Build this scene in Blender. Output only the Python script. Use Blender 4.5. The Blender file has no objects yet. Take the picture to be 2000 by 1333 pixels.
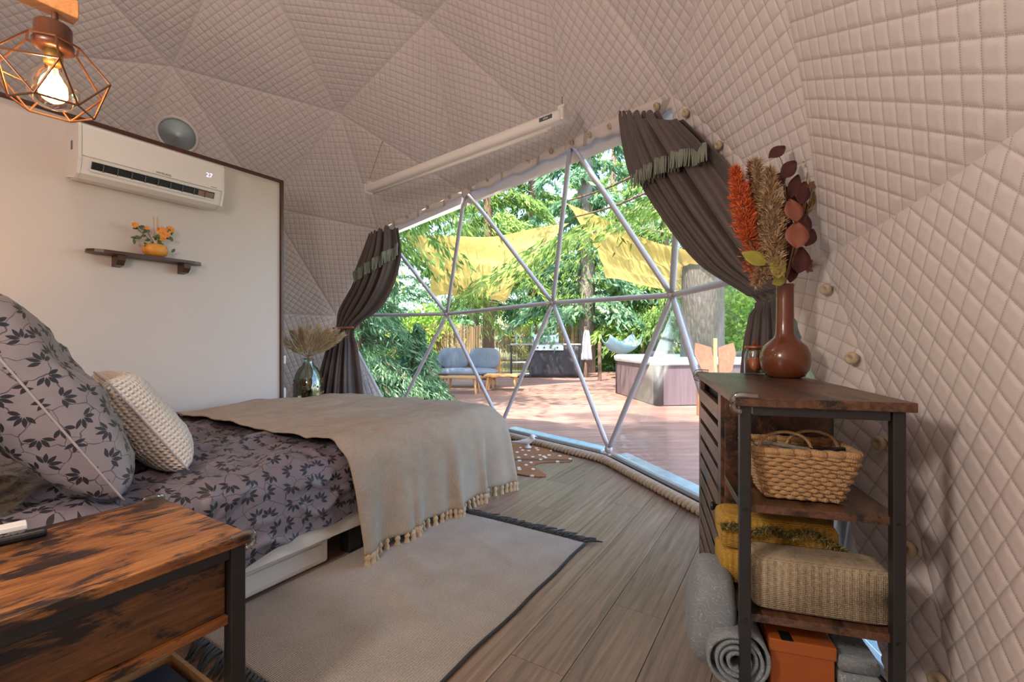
import bpy, math, random
import numpy as np
from mathutils import Vector, Matrix
sc = bpy.context.scene
COL = sc.collection
rnd = random.Random(7)
PI = math.pi

# ------------------------------------------------------------------ camera, sky, sun, exposure
CAM_H = 1.0
cd = bpy.data.cameras.new('camera'); cam = bpy.data.objects.new('camera', cd); COL.objects.link(cam)
cam.location = (0, 0, CAM_H); cam.rotation_euler = (math.radians(90), 0, 0)
cd.lens = 16.0; cd.sensor_width = 36.0; cd.clip_start = 0.02; cd.clip_end = 500
sc.camera = cam
wd = bpy.data.worlds.new('sky_world'); sc.world = wd; wd.use_nodes = True
wn = wd.node_tree.nodes; wl = wd.node_tree.links
sky = wn.new('ShaderNodeTexSky'); sky.sky_type = 'NISHITA'; sky.sun_disc = False
sky.sun_elevation = math.radians(56); sky.sun_rotation = math.radians(200); sky.air_density = 1.0; sky.dust_density = 1.2
wl.new(sky.outputs[0], wn['Background'].inputs[0]); wn['Background'].inputs[1].default_value = 0.85
sd = bpy.data.lights.new('sun', 'SUN'); sd.energy = 12.0; sd.angle = math.radians(0.9); sd.color = (1.0, 0.93, 0.82)
sun = bpy.data.objects.new('sun', sd); COL.objects.link(sun)
SUN_DIR = Vector((-0.38, -0.62, 1.05)).normalized()      # towards the sun: behind the dome, high
sun.rotation_euler = SUN_DIR.to_track_quat('Z', 'Y').to_euler(); sun.location = (0, 0, 12)
sc.view_settings.view_transform = 'Standard'; sc.view_settings.look = 'None'
sc.view_settings.gamma = 1.0; sc.view_settings.use_curve_mapping = False
sc.view_settings.exposure = 0.56

# ------------------------------------------------------------------ pixel and frame helpers (2000 x 1333)
FPX = 2000 * 16.0 / 36.0
def pix(px, py, y):                    # point on the pixel's ray at forward distance y
    return Vector(((px - 1000) / FPX * y, y, CAM_H - (py - 666.5) / FPX * y))
def pz(px, py, z):                     # point on the pixel's ray at height z
    return pix(px, py, (CAM_H - z) * FPX / (py - 666.5))
U = Vector((0.526, 0.8505, 0)).normalized(); Vv = Vector((-U.y, U.x, 0))
def B(t, s, z=0.0): return U * t + Vv * s + Vector((0, 0, z))       # room frame: bed, wall, floor boards
def sstep(a, b, x):
    x = min(1, max(0, (x - a) / (b - a))); return x * x * (3 - 2 * x)
def lerp(a, b, k): return a + (b - a) * k
def poly_at(pts, k):                   # pts: list of Vector, k in 0..1 by index
    f = k * (len(pts) - 1); i = min(int(f), len(pts) - 2); return pts[i].lerp(pts[i + 1], f - i)
def smooth_path(pts, n=6):             # Catmull-Rom
    out = []; P = [pts[0]] + list(pts) + [pts[-1]]
    for i in range(1, len(P) - 2):
        a, b, c, d = P[i - 1], P[i], P[i + 1], P[i + 2]
        for j in range(n):
            t = j / n
            out.append(0.5 * ((2 * b) + (c - a) * t + (2 * a - 5 * b + 4 * c - d) * t * t + (3 * b - a - 3 * c + d) * t ** 3))
    out.append(pts[-1].copy()); return out

# ------------------------------------------------------------------ object helpers
WM = {}                                # world matrix of every object made, by name
def thing(name, label, cat, loc, rz=0.0, group=None):
    o = bpy.data.objects.new(name, None); COL.objects.link(o)
    o.empty_display_size = 0.05
    o.location = loc; o.rotation_euler = (0, 0, rz)
    WM[o.name] = Matrix.Translation(Vector(loc)) @ Matrix.Rotation(rz, 4, 'Z')
    o['label'] = label; o['category'] = cat
    if group: o['group'] = group
    return o
def tag(o, label=None, cat=None, group=None, kind=None):
    if label: o['label'] = label
    if cat: o['category'] = cat
    if group: o['group'] = group
    if kind: o['kind'] = kind
    return o
def link(me, name, parent=None, base=None, m=None, smooth=False):
    o = bpy.data.objects.new(name, me); COL.objects.link(o)
    if parent is not None:
        o.parent = parent; WM[o.name] = WM[parent.name].copy()
    else:
        b = Vector(base) if base is not None else Vector((0, 0, 0))
        o.location = b; WM[o.name] = Matrix.Translation(b)
    return o
def copy_part(src, parent, local):     # shares mesh data; local = matrix in the parent's frame
    o = src.copy(); COL.objects.link(o); o.parent = parent; o.matrix_local = local
    WM[o.name] = WM[parent.name] @ local
    return o
class MB:
    def __init__(s): s.v = []; s.f = []; s.uv = None
    def add(s, vs, fs):
        b = len(s.v); s.v += [tuple(v) for v in vs]; s.f += [tuple(i + b for i in f) for f in fs]; return s
    def box(s, c, size, X=None, Y=None, Z=None):
        c = Vector(c); X = X or Vector((1, 0, 0)); Y = Y or Vector((0, 1, 0)); Z = Z or Vector((0, 0, 1))
        h = [d / 2 for d in size]; vs = []
        for k in (-1, 1):
            for j in (-1, 1):
                for i in (-1, 1): vs.append(c + X * (i * h[0]) + Y * (j * h[1]) + Z * (k * h[2]))
        return s.add(vs, [(0, 2, 3, 1), (4, 5, 7, 6), (0, 1, 5, 4), (2, 6, 7, 3), (0, 4, 6, 2), (1, 3, 7, 5)])
    def bbox(s, c, size, r=0.006, X=None, Y=None, Z=None):     # bevelled box
        c = Vector(c); X = X or Vector((1, 0, 0)); Y = Y or Vector((0, 1, 0)); Z = Z or Vector((0, 0, 1))
        hx, hy, hz = [d / 2 for d in size]; r = min(r, hx * .9, hy * .9, hz * .9)
        ring = []
        for (sx, sy) in ((1, 1), (-1, 1), (-1, -1), (1, -1)):
            a0 = {(1, 1): 0, (-1, 1): 90, (-1, -1): 180, (1, -1): 270}[(sx, sy)]
            for q in (0, 45, 90):
                a = math.radians(a0 + q); ring.append((sx * (hx - r), sy * (hy - r), math.cos(a), math.sin(a)))
        vs = []; lev = [(-hz, 0.0), (-hz + r * .3, r * .7), (-hz + r, r), (hz - r, r), (hz - r * .3, r * .7), (hz, 0.0)]
        for z, rr in lev:
            for (x, y, ca, sa) in ring: vs.append(c + X * (x + ca * rr) + Y * (y + sa * rr) + Z * z)
        n = len(ring); fs = []
        for k in range(len(lev) - 1):
            for i in range(n): j = (i + 1) % n; fs.append((k * n + i, k * n + j, (k + 1) * n + j, (k + 1) * n + i))
        fs.append(tuple(range(n - 1, -1, -1))); fs.append(tuple((len(lev) - 1) * n + i for i in range(n)))
        return s.add(vs, fs)
    def tube(s, pts, r, n=8, cap=True, flat=1.0):
        pts = [Vector(p) for p in pts]; m = len(pts)
        rr = r if isinstance(r, (list, tuple)) else [r] * m
        vs = []; up = None
        for i, p in enumerate(pts):
            d = (pts[min(i + 1, m - 1)] - pts[max(i - 1, 0)])
            if d.length < 1e-9: d = Vector((0, 0, 1))
            d.normalize()
            if up is None:
                up = Vector((0, 0, 1)) if abs(d.z) < .9 else Vector((1, 0, 0))
            a = d.cross(up)
            if a.length < 1e-6: a = d.cross(Vector((1, 0.3, 0)))
            a.normalize(); b = d.cross(a).normalized(); up = -b if False else up
            for k in range(n):
                w = 2 * PI * k / n; vs.append(p + a * (math.cos(w) * rr[i]) + b * (math.sin(w) * rr[i] * flat))
        fs = []
        for i in range(m - 1):
            for k in range(n):
                j = (k + 1) % n; fs.append((i * n + k, i * n + j, (i + 1) * n + j, (i + 1) * n + k))
        if cap: fs.append(tuple(range(n - 1, -1, -1))); fs.append(tuple((m - 1) * n + k for k in range(n)))
        return s.add(vs, fs)
    def lathe(s, prof, c=(0, 0, 0), n=24, axis=None):
        c = Vector(c); vs = []
        Z = Vector(axis).normalized() if axis is not None else Vector((0, 0, 1))
        X = Z.orthogonal().normalized() if axis is not None else Vector((1, 0, 0)); Y = Z.cross(X)
        for (r, z) in prof:
            for k in range(n):
                w = 2 * PI * k / n; vs.append(c + X * (r * math.cos(w)) + Y * (r * math.sin(w)) + Z * z)
        fs = []
        for i in range(len(prof) - 1):
            for k in range(n):
                j = (k + 1) % n; fs.append((i * n + k, i * n + j, (i + 1) * n + j, (i + 1) * n + k))
        if prof[0][0] > 1e-5: fs.append(tuple(range(n - 1, -1, -1)))
        if prof[-1][0] > 1e-5: fs.append(tuple((len(prof) - 1) * n + k for k in range(n)))
        return s.add(vs, fs)
    def prism(s, poly, o, X, Y, Z, th):          # polygon in X,Y through o, thickness along Z
        n = len(poly); o = Vector(o)
        vs = [o + X * x + Y * y for x, y in poly] + [o + X * x + Y * y + Z * th for x, y in poly]
        fs = [tuple(range(n - 1, -1, -1)), tuple(range(n, 2 * n))]
        for i in range(n): j = (i + 1) % n; fs.append((i, j, n + j, n + i))
        return s.add(vs, fs)
    def grid(s, fn, nu, nv, closed_u=False, th=0.0):   # fn(i/nu, j/nv) -> Vector ; th: thickness by normals
        vs = []; uvs = []
        for j in range(nv + 1):
            for i in range(nu + (0 if closed_u else 1)):
                vs.append(Vector(fn(i / nu, j / nv)))
        w = nu if closed_u else nu + 1; fs = []
        for j in range(nv):
            for i in range(nu):
                a = j * w + i; b = j * w + (i + 1) % w; fs.append((a, b, b + w, a + w))
        if th:
            nrm = [Vector((0, 0, 0)) for _ in vs]
            for f in fs:
                q = (vs[f[2]] - vs[f[0]]).cross(vs[f[3]] - vs[f[1]])
                for i in f: nrm[i] += q
            k = len(vs); back = []
            for p, q in zip(vs, nrm):
                back.append(p - (q.normalized() if q.length > 1e-12 else Vector((0, 0, 1))) * th)
            fs2 = [tuple(i + k for i in reversed(f)) for f in fs]
            rim = []
            if not closed_u:
                for j in range(nv):
                    a = j * w; rim.append((a, a + w, a + w + k, a + k)); b = j * w + nu; rim.append((b + w, b, b + k, b + w + k))
            for i in range(nu):
                a = i; b = (i + 1) % w; rim.append((b, a, a + k, b + k)); a = nv * w + i; b = nv * w + (i + 1) % w; rim.append((a, b, b + k, a + k))
            return s.add(vs + back, fs + fs2 + rim)
        return s.add(vs, fs)
    def build(s, name, m, parent=None, smooth=False, base=None, uvfn=None):
        Mi = WM[parent.name].inverted() if parent is not None else Matrix.Translation(-Vector(base) if base is not None else Vector((0, 0, 0)))
        me = bpy.data.meshes.new(name)
        me.from_pydata([tuple(Mi @ Vector(p)) for p in s.v], [], s.f); me.update()
        if smooth: me.polygons.foreach_set('use_smooth', [True] * len(me.polygons))
        if uvfn:
            ul = me.uv_layers.new(name='UVMap'); vi = np.zeros(len(me.loops), dtype=np.int32); me.loops.foreach_get('vertex_index', vi)
            uv = np.array([uvfn(i, p) for i, p in enumerate(s.v)], dtype=np.float32)[vi]; ul.data.foreach_set('uv', uv.ravel())
        if m: me.materials.append(m)
        return link(me, name, parent, base)
def np_mesh(name, V_, F_, m, parent=None, uv=None, smooth=True, base=None):
    """fast triangle/quad mesh from numpy arrays, world coordinates"""
    Mi = np.array(WM[parent.name].inverted()) if parent is not None else np.eye(4)
    V_ = np.asarray(V_, dtype=np.float64) @ Mi[:3, :3].T + Mi[:3, 3]
    if parent is None and base is not None: V_ = V_ - np.array(base)
    k = F_.shape[1]; me = bpy.data.meshes.new(name)
    me.vertices.add(len(V_)); me.vertices.foreach_set('co', V_.astype(np.float32).ravel())
    me.loops.add(F_.size); me.loops.foreach_set('vertex_index', F_.astype(np.int32).ravel())
    me.polygons.add(len(F_)); me.polygons.foreach_set('loop_start', np.arange(0, F_.size, k, dtype=np.int32))
    me.polygons.foreach_set('loop_total', np.full(len(F_), k, dtype=np.int32))
    me.update(calc_edges=True)
    if smooth: me.polygons.foreach_set('use_smooth', np.ones(len(F_), dtype=bool))
    if uv is not None:
        ul = me.uv_layers.new(name='UVMap'); ul.data.foreach_set('uv', np.asarray(uv, dtype=np.float32)[F_.ravel()].ravel())
    if m: me.materials.append(m)
    return link(me, name, parent, base)
def text_mesh(name, txt, size, o, X, Y, m, parent, th=0.0006):
    cu = bpy.data.curves.new(name, 'FONT'); cu.body = txt; cu.size = size; cu.extrude = th; cu.align_x = 'CENTER'; cu.align_y = 'CENTER'
    ob = bpy.data.objects.new(name, cu); COL.objects.link(ob)
    me = bpy.data.meshes.new_from_object(ob.evaluated_get(bpy.context.evaluated_depsgraph_get()))
    bpy.data.objects.remove(ob); bpy.data.curves.remove(cu)
    Z = X.cross(Y).normalized(); M = Matrix((X, Y, Z)).transposed().to_4x4(); M.translation = o
    me.transform(WM[parent.name].inverted() @ M); me.materials.clear(); me.materials.append(m); me.name = name
    return link(me, name, parent)

# ------------------------------------------------------------------ materials
class NT:
    def __init__(s, name):
        s.m = bpy.data.materials.new(name); s.m.use_nodes = True; s.t = s.m.node_tree; s.n = s.t.nodes; s.l = s.t.links
        s.b = s.n['Principled BSDF']; s.out = s.n['Material Output']
    def new(s, k, **kw):
        x = s.n.new(k)
        for a, b in kw.items(): setattr(x, a, b)
        return x
    def set(s, sock, v):
        if isinstance(v, bpy.types.NodeSocket): s.l.new(v, sock)
        elif v is not None:
            if isinstance(v, (tuple, list)) and len(v) == 3 and sock.type == 'RGBA': v = (*v, 1)
            sock.default_value = v
    def math(s, op, a, b=None, c=None):
        x = s.new('ShaderNodeMath', operation=op)
        for i, v in enumerate((a, b, c)):
            if v is not None: s.set(x.inputs[i], v)
        return x.outputs[0]
    def mix(s, f, a, b, blend='MIX'):
        x = s.new('ShaderNodeMix', data_type='RGBA', blend_type=blend); s.set(x.inputs[0], f); s.set(x.inputs[6], a); s.set(x.inputs[7], b); return x.outputs[2]
    def co(s, k='Object'): return s.new('ShaderNodeTexCoord').outputs[k]
    def mapping(s, vec, scale=(1, 1, 1), rot=(0, 0, 0), loc=(0, 0, 0)):
        x = s.new('ShaderNodeMapping'); s.l.new(vec, x.inputs[0]); x.inputs['Scale'].default_value = scale; x.inputs['Rotation'].default_value = rot; x.inputs['Location'].default_value = loc; return x.outputs[0]
    def noise(s, vec, scale=5, detail=4, rough=.55, dist=0.0, out=0):
        x = s.new('ShaderNodeTexNoise'); s.l.new(vec, x.inputs['Vector']); x.inputs['Scale'].default_value = scale; x.inputs['Detail'].default_value = detail
        x.inputs['Roughness'].default_value = rough; x.inputs['Distortion'].default_value = dist; return x.outputs[out]
    def wave(s, vec, scale=5, dist=2.0, detail=2, direction='X', prof='SIN', dscale=1.0):
        x = s.new('ShaderNodeTexWave', bands_direction=direction, wave_profile=prof); s.l.new(vec, x.inputs['Vector']); x.inputs['Scale'].default_value = scale
        x.inputs['Distortion'].default_value = dist; x.inputs['Detail'].default_value = detail; x.inputs['Detail Scale'].default_value = dscale; return x.outputs['Fac']
    def voronoi(s, vec, scale=5, feature='F1', rand=1.0, dims='3D'):
        x = s.new('ShaderNodeTexVoronoi', feature=feature, voronoi_dimensions=dims); s.l.new(vec, x.inputs['Vector']); x.inputs['Scale'].default_value = scale; x.inputs['Randomness'].default_value = rand; return x
    def ramp(s, fac, stops, interp='LINEAR'):
        x = s.new('ShaderNodeValToRGB'); s.l.new(fac, x.inputs[0]); r = x.color_ramp; r.interpolation = interp
        while len(r.elements) > 1: r.elements.remove(r.elements[0])
        r.elements[0].position = stops[0][0]; r.elements[0].color = (*stops[0][1], 1)
        for p, c in stops[1:]:
            e = r.elements.new(p); e.color = (*c, 1)
        return x.outputs[0]
    def bump(s, h, strength=.3, dist=.01):
        x = s.new('ShaderNodeBump'); s.l.new(h, x.inputs['Height']); x.inputs['Strength'].default_value = strength; x.inputs['Distance'].default_value = dist
        s.l.new(x.outputs[0], s.b.inputs['Normal']); return x
    def fin(s, col=None, rough=.5, metal=0.0, **kw):
        if col is not None: s.set(s.b.inputs['Base Color'], col)
        s.set(s.b.inputs['Roughness'], rough); s.set(s.b.inputs['Metallic'], metal)
        for k, v in kw.items(): s.set(s.b.inputs[k.replace('_', ' ')], v)
        return s.m
def plain(name, col, rough=.5, metal=0.0, var=0.12, scale=14.0, **kw):
    n = NT(name); c = n.co()
    f = n.noise(c, scale, 4); col2 = tuple(x * (1 - var * 1.6) for x in col); col1 = tuple(min(1, x * (1 + var)) for x in col)
    return n.fin(n.mix(f, col2, col1), rough, metal, **kw)
M = {}
def s2l(*c):                           # sRGB 0..255 -> linear
    return tuple(((x / 255) / 12.92 if x / 255 <= .04045 else ((x / 255 + .055) / 1.055) ** 2.4) for x in c)
M['wall'] = plain('wall_paint', (.53, .475, .445), .62, var=.03, scale=3)
M['white_plastic'] = plain('white_plastic', (.66, .63, .61), .32, var=.02, scale=4)
M['white_metal'] = plain('white_coated_metal', (.76, .72, .68), .38, var=.03, scale=6)
M['bed_white'] = plain('white_laminate', (.62, .585, .55), .42, var=.03, scale=5)
M['black_metal'] = plain('black_powder_coat', (.018, .017, .017), .42, var=.2, scale=40)
M['black_plastic'] = plain('black_plastic', (.012, .012, .013), .35, var=.2, scale=30)
M['strut'] = plain('grey_steel_tube', (.50, .47, .50), .42, .25, var=.06, scale=9)
M['alu'] = plain('aluminium_channel', (.42, .45, .50), .35, .6, var=.1, scale=20)
M['pvc_white'] = plain('white_pvc', (.72, .68, .66), .45, var=.05, scale=3)
M['knob'] = plain('cream_knob', (.50, .40, .27), .5, var=.2, scale=60)
M['trim_wood'] = plain('dark_red_wood', (.062, .018, .010), .4, var=.35, scale=25)
def wood(name, stops, axis='X', scale=1.0, rough=.45, bump=.15, knots=False, blot=None):
    n = NT(name); c = n.co()
    sc_ = {'X': (1.2, 14, 14), 'Y': (14, 1.2, 14), 'Z': (14, 14, 1.2)}[axis]
    v = n.mapping(c, tuple(x * scale for x in sc_))
    g = n.noise(v, 2.2, 7, .62, 1.3); fine = n.noise(n.mapping(c, tuple(x * scale * 3 for x in sc_)), 4, 4, .6, .3)
    f = n.math('ADD', n.math('MULTIPLY', g, .75), n.math('MULTIPLY', fine, .3))
    col = n.ramp(f, stops)
    if blot:
        bsc = {'X': (2.2, 5, 5), 'Y': (5, 2.2, 5), 'Z': (5, 5, 2.2)}[axis]
        b = n.noise(n.mapping(c, tuple(x * scale for x in bsc), loc=(3.1, 1.7, .4)), 1.5, 6, .68, .6)
        b2 = n.math('ADD', b, n.math('MULTIPLY', n.math('SUBTRACT', fine, .5), .28))
        k = n.ramp(b2, [(.50, (0, 0, 0)), (.585, (1, 1, 1))])
        col = n.mix(k, col, blot)
    n.bump(f, bump, .004)
    return n.fin(col, rough)
M['rustic'] = wood('rustic_brown_board', [(.28, (.05, .016, .007)), (.45, (.20, .07, .018)), (.60, (.34, .135, .036)), (.78, (.50, .24, .085))], 'X', 1.2, .36, .2, blot=(.022, .011, .008))
M['rustic_v'] = wood('rustic_brown_panel', [(.28, (.030, .012, .006)), (.48, (.105, .042, .014)), (.66, (.20, .08, .022)), (.8, (.30, .14, .045))], 'X', 1.4, .42, .2, blot=(.016, .009, .007))
M['cabinet'] = wood('cabinet_brown_board', [(.28, (.030, .014, .009)), (.5, (.095, .043, .022)), (.66, (.165, .08, .042)), (.82, (.23, .12, .065))], 'Y', 1.2, .36, .15, blot=(.016, .01, .009))
M['oak'] = wood('light_wood', [(.25, (.33, .17, .07)), (.5, (.50, .29, .13)), (.75, (.62, .40, .21))], 'X', 1.5, .5, .1)
M['pine_arm'] = wood('pine_arm', [(.25, (.42, .15, .05)), (.5, (.62, .26, .09)), (.75, (.74, .38, .16))], 'X', 2.0, .45, .1)
M['teak'] = wood('teak', [(.25, (.36, .16, .05)), (.5, (.52, .26, .09)), (.75, (.64, .36, .15))], 'X', 1.5, .5, .1)

def liner_mat():
    n = NT('quilted_liner'); uv = n.co('UV'); sp = n.new('ShaderNodeSeparateXYZ'); n.l.new(uv, sp.inputs[0])
    def line(a, b):
        f = n.math('ABSOLUTE', n.math('SUBTRACT', n.math('FRACT', a), .5))        # .5 on the stitch line
        on = n.math('GREATER_THAN', f, .462)
        dash = n.math('GREATER_THAN', n.math('FRACT', n.math('MULTIPLY', b, 13.0)), .34)
        return n.math('MULTIPLY', on, dash)
    k = n.math('MAXIMUM', line(sp.outputs[0], sp.outputs[1]), line(sp.outputs[1], sp.outputs[0]))
    big = n.noise(n.co(), 1.6, 3); wr = n.noise(n.co(), 28, 5, .6, 1.5)
    col = n.mix(big, (.60, .53, .515), (.70, .635, .615))
    col = n.mix(n.math('MULTIPLY', k, .55), col, (.24, .20, .18))
    n.bump(wr, .22, .006)
    return n.fin(col, .68, Sheen_Weight=.03)
M['liner'] = liner_mat()
def cloth(name, col, col2, weave=300, rough=.9, amp=.4, big=5.0, sheen=.04, coord='Object', stretch=(1, 1, 1)):
    n = NT(name); c = n.co(coord); cs = n.mapping(c, stretch)
    f = n.noise(cs, big, 5, .6); w1 = n.wave(cs, weave * .16, .6, 1, 'X'); w2 = n.wave(cs, weave * .16, .6, 1, 'Y'); w3 = n.wave(cs, weave * .16, .6, 1, 'Z')
    w = n.math('MULTIPLY', n.math('ADD', n.math('ADD', w1, w2), w3), .333)
    k = n.math('ADD', n.math('MULTIPLY', f, .7), n.math('MULTIPLY', w, .35))
    n.bump(w, amp, .003)
    return n.fin(n.mix(k, col, col2), rough, Sheen_Weight=sheen)
M['curtain'] = cloth('dark_curtain_cloth', (.044, .031, .030), (.118, .086, .080), 500, .5, .10, 9, .12)
M['curtain_fringe'] = cloth('green_grey_fringe', (.10, .115, .09), (.28, .30, .24), 400, .8, .2, 30)
M['throw'] = cloth('beige_throw_cloth', (.25, .19, .14), (.46, .37, .285), 420, .95, .8, 9, .03)
M['tassel'] = cloth('tassel_yarn', (.33, .22, .125), (.54, .40, .26), 600, .95, .3, 30)
M['rope'] = cloth('jute_rope', (.34, .27, .20), (.56, .47, .37), 500, .9, .3, 25)
M['tie_rope'] = cloth('copper_tie_rope', (.26, .10, .04), (.42, .18, .08), 500, .7, .3, 40)
M['black_yarn'] = cloth('black_yarn', (.012, .012, .013), (.04, .04, .042), 500, .9, .3, 40, .1)
# ------------------------------------------------------------------ geodesic dome (3V, cut at 5/9), measured from the frame hubs
DC = np.array([-2.2357, 2.1126, CAM_H - 0.292]); DR = 3.5; YAW = 1.18283
def dome_points():
    z = 1 / 5 ** .5; r = 2 / 5 ** .5
    V = [(0, 0, 1)] + [(r * math.cos(math.radians(72 * k)), r * math.sin(math.radians(72 * k)), z) for k in range(5)] \
        + [(r * math.cos(math.radians(72 * k + 36)), r * math.sin(math.radians(72 * k + 36)), -z) for k in range(5)] + [(0, 0, -1)]
    V = np.array(V); F = []
    for i in range(12):
        for j in range(i + 1, 12):
            for k in range(j + 1, 12):
                if max(np.linalg.norm(V[i] - V[j]), np.linalg.norm(V[j] - V[k]), np.linalg.norm(V[i] - V[k])) < 1.1: F.append((i, j, k))
    pts = []; faces = []
    def idx(p):
        p = p / np.linalg.norm(p)
        for q, w in enumerate(pts):
            if np.linalg.norm(p - w) < 1e-6: return q
        pts.append(p); return len(pts) - 1
    for a, b, c in F:
        g = {}
        for i in range(4):
            for j in range(4 - i): g[(i, j)] = idx((V[a] * i + V[b] * j + V[c] * (3 - i - j)) / 3)
        for i in range(3):
            for j in range(3 - i):
                faces.append((g[(i, j)], g[(i + 1, j)], g[(i, j + 1)]))
                if i + j < 2: faces.append((g[(i + 1, j)], g[(i + 1, j + 1)], g[(i, j + 1)]))
    return np.array(pts), faces
_p, DF = dome_points()
cs_, sn_ = math.cos(YAW), math.sin(YAW)
DU = _p @ np.array([[cs_, sn_, 0], [-sn_, cs_, 0], [0, 0, 1]]).T          # unit directions in the scene's frame
DF = [f for f in DF if all(DU[i][2] > -.3 for i in f)]
def hub(i, r=DR): return Vector(DC + DU[i] * r)
WIN = {16, 17, 18, 0, 60, 48, 50, 51, 33, 63, 47, 49, 54, 32}
WIN_F = [f for f in DF if set(f) <= WIN]
LIN_F = [f for f in DF if f not in WIN_F]
RL = DR - 0.06                                                            # the liner hangs just inside the frame
CELL = 0.056
def quilt(u, v, amp=.0065):
    a = np.abs(np.sin(PI * u)); b = np.abs(np.sin(PI * v))
    return amp * (1 - (1 - a) ** 3.0) * (1 - (1 - b) ** 3.0)
def facet_mesh(f, n, rot, amp=.0065):
    A, Bq, C = [DC + DU[i] * RL for i in f]
    nrm = np.cross(Bq - A, C - A); nrm /= np.linalg.norm(nrm)
    if nrm @ (DC - (A + Bq + C) / 3) < 0: Bq, C = C, Bq; nrm = -nrm
    e1 = np.cross(nrm, [0, 0, 1.0]); e1 = e1 / np.linalg.norm(e1) if np.linalg.norm(e1) > .05 else np.array([1.0, 0, 0])
    e2 = np.cross(nrm, e1); c, s = math.cos(rot), math.sin(rot); x = e1 * c + e2 * s; y = -e1 * s + e2 * c
    i, j = np.meshgrid(np.arange(n + 1), np.arange(n + 1), indexing='ij'); k = i + j <= n; i = i[k]; j = j[k]
    P = A + np.outer(i / n, Bq - A) + np.outer(j / n, C - A)
    w = np.stack([1 - i / n - j / n, i / n, j / n]); edge = w.min(0)
    off = P - A; uv = np.stack([off @ x / CELL + .3, off @ y / CELL + .2], -1)
    d = P - DC; rad = np.linalg.norm(d, axis=1); sph = DC + d / rad[:, None] * RL
    kk = np.clip((P[:, 0] - .1) / .9, 0, 1); kk = (kk * kk * (3 - 2 * kk)) * .62 + .04
    P = P + (sph - P) * kk[:, None]
    sag = 16 * w[0] * w[1] * w[2]                                         # cloth bellies slightly inwards
    P = P + np.outer(quilt(uv[:, 0], uv[:, 1], amp) * np.clip(edge * 40, 0, 1) + sag * .012, nrm)
    # soft folds low down beside the window
    idm = -np.ones((n + 1, n + 1), dtype=np.int64); idm[i, j] = np.arange(len(i)); F1 = []
    ii, jj = i[(i + j) < n], j[(i + j) < n]; t1 = np.stack([idm[ii, jj], idm[ii + 1, jj], idm[ii, jj + 1]], -1)
    m2 = (i + j) < n - 1; ii, jj = i[m2], j[m2]; t2 = np.stack([idm[ii + 1, jj], idm[ii + 1, jj + 1], idm[ii, jj + 1]], -1)
    return P, np.concatenate([t1, t2]), uv
ceiling = bpy.data.objects.new('ceiling', None); COL.objects.link(ceiling); ceiling['kind'] = 'structure'
ceiling['label'] = 'faceted dome lining of quilted off-white fabric'
WM['ceiling'] = Matrix.Translation(Vector(DC)); ceiling.location = DC
def in_view(f):
    pts = [DC + DU[i] * RL for i in f]; c = sum(pts) / 3
    for a in np.linspace(0, 1, 7):
        for b in np.linspace(0, 1 - a, 7):
            p = pts[0] * (1 - a - b) + pts[1] * a + pts[2] * b
            if p[1] > .05 and -80 < 1000 + FPX * p[0] / p[1] < 2080 and -80 < 667 - FPX * (p[2] - CAM_H) / p[1] < 1420: return True
    return False
ROT = {frozenset(k): math.radians(v) for k, v in {(1, 33, 35): 60, (33, 35, 32): 52, (0, 1, 33): 80, (0, 1, 4): 88, (17, 18, 20): 54, (19, 20, 17): 56, (19, 20, 21): 68, (19, 21, 26): 24, (19, 24, 26): 28, (16, 17, 19): 77, (16, 19, 24): 87, (4, 18, 20): 39, (0, 4, 18): 8, (16, 24, 60): 88, (20, 4, 7): 37, (26, 23, 24): 37, (26, 21, 27): 40, (26, 25, 23): 50, (1, 4, 5): 70}.items()}
REAR = {frozenset(f) for f in LIN_F if False}
for q, f in enumerate(LIN_F):
    vis = in_view(f); near = 1 in f and 33 in f or 35 in f
    n = (300 if near else 200) if vis else 14
    rot = ROT.get(frozenset(f), [.78, .35, .95, .12][q % 4])
    P_, F_, uv_ = facet_mesh(f, n, rot,   .0048 if near else .0060 if vis else 0.0)
    np_mesh('liner_panel', P_, F_, M['liner'], ceiling, uv_)
# knobs that button the lining to the frame around the window
def knob_mesh():
    return MB().lathe([(0, 0), (.010, 0), (.010, .012), (.019, .014), (.021, .020), (.019, .028), (.012, .031), (.008, .027), (0, .026)], n=14)
kp = [16, 17, 18, 0, 33, 32]; kn = None
for a, b in zip(kp[:-1], kp[1:]):
    A, Bq = hub(a, RL), hub(b, RL); right = a in (0, 33)
    cnt = {16: 4, 17: 5, 18: 5, 0: 4, 33: 5}[a]
    for k in range(cnt):
        p = A.lerp(Bq, (k + .5) / cnt)
        d = Vector(DC) - p; d = (d.normalized() if not right else (d.normalized() * .7 + Vector((-.55, -.35, 0))).normalized())
        rr = p - Vector(DC); p = Vector(DC) + rr.normalized() * (rr.length + (RL - rr.length) * .5) + d * .004
        L = Matrix.Translation(p) @ d.to_track_quat('Z', 'Y').to_matrix().to_4x4(); L = WM['ceiling'].inverted() @ L
        if kn is None:
            me = bpy.data.meshes.new('liner_knob'); mb = knob_mesh(); me.from_pydata(mb.v, [], mb.f); me.update(); me.materials.append(M['knob'])
            me.polygons.foreach_set('use_smooth', [True] * len(me.polygons))
            kn = bpy.data.objects.new('liner_knob', me); COL.objects.link(kn); kn.parent = ceiling; kn.matrix_local = L; WM['liner_knob'] = WM['ceiling'] @ L
        else: copy_part(kn, ceiling, L)

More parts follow.
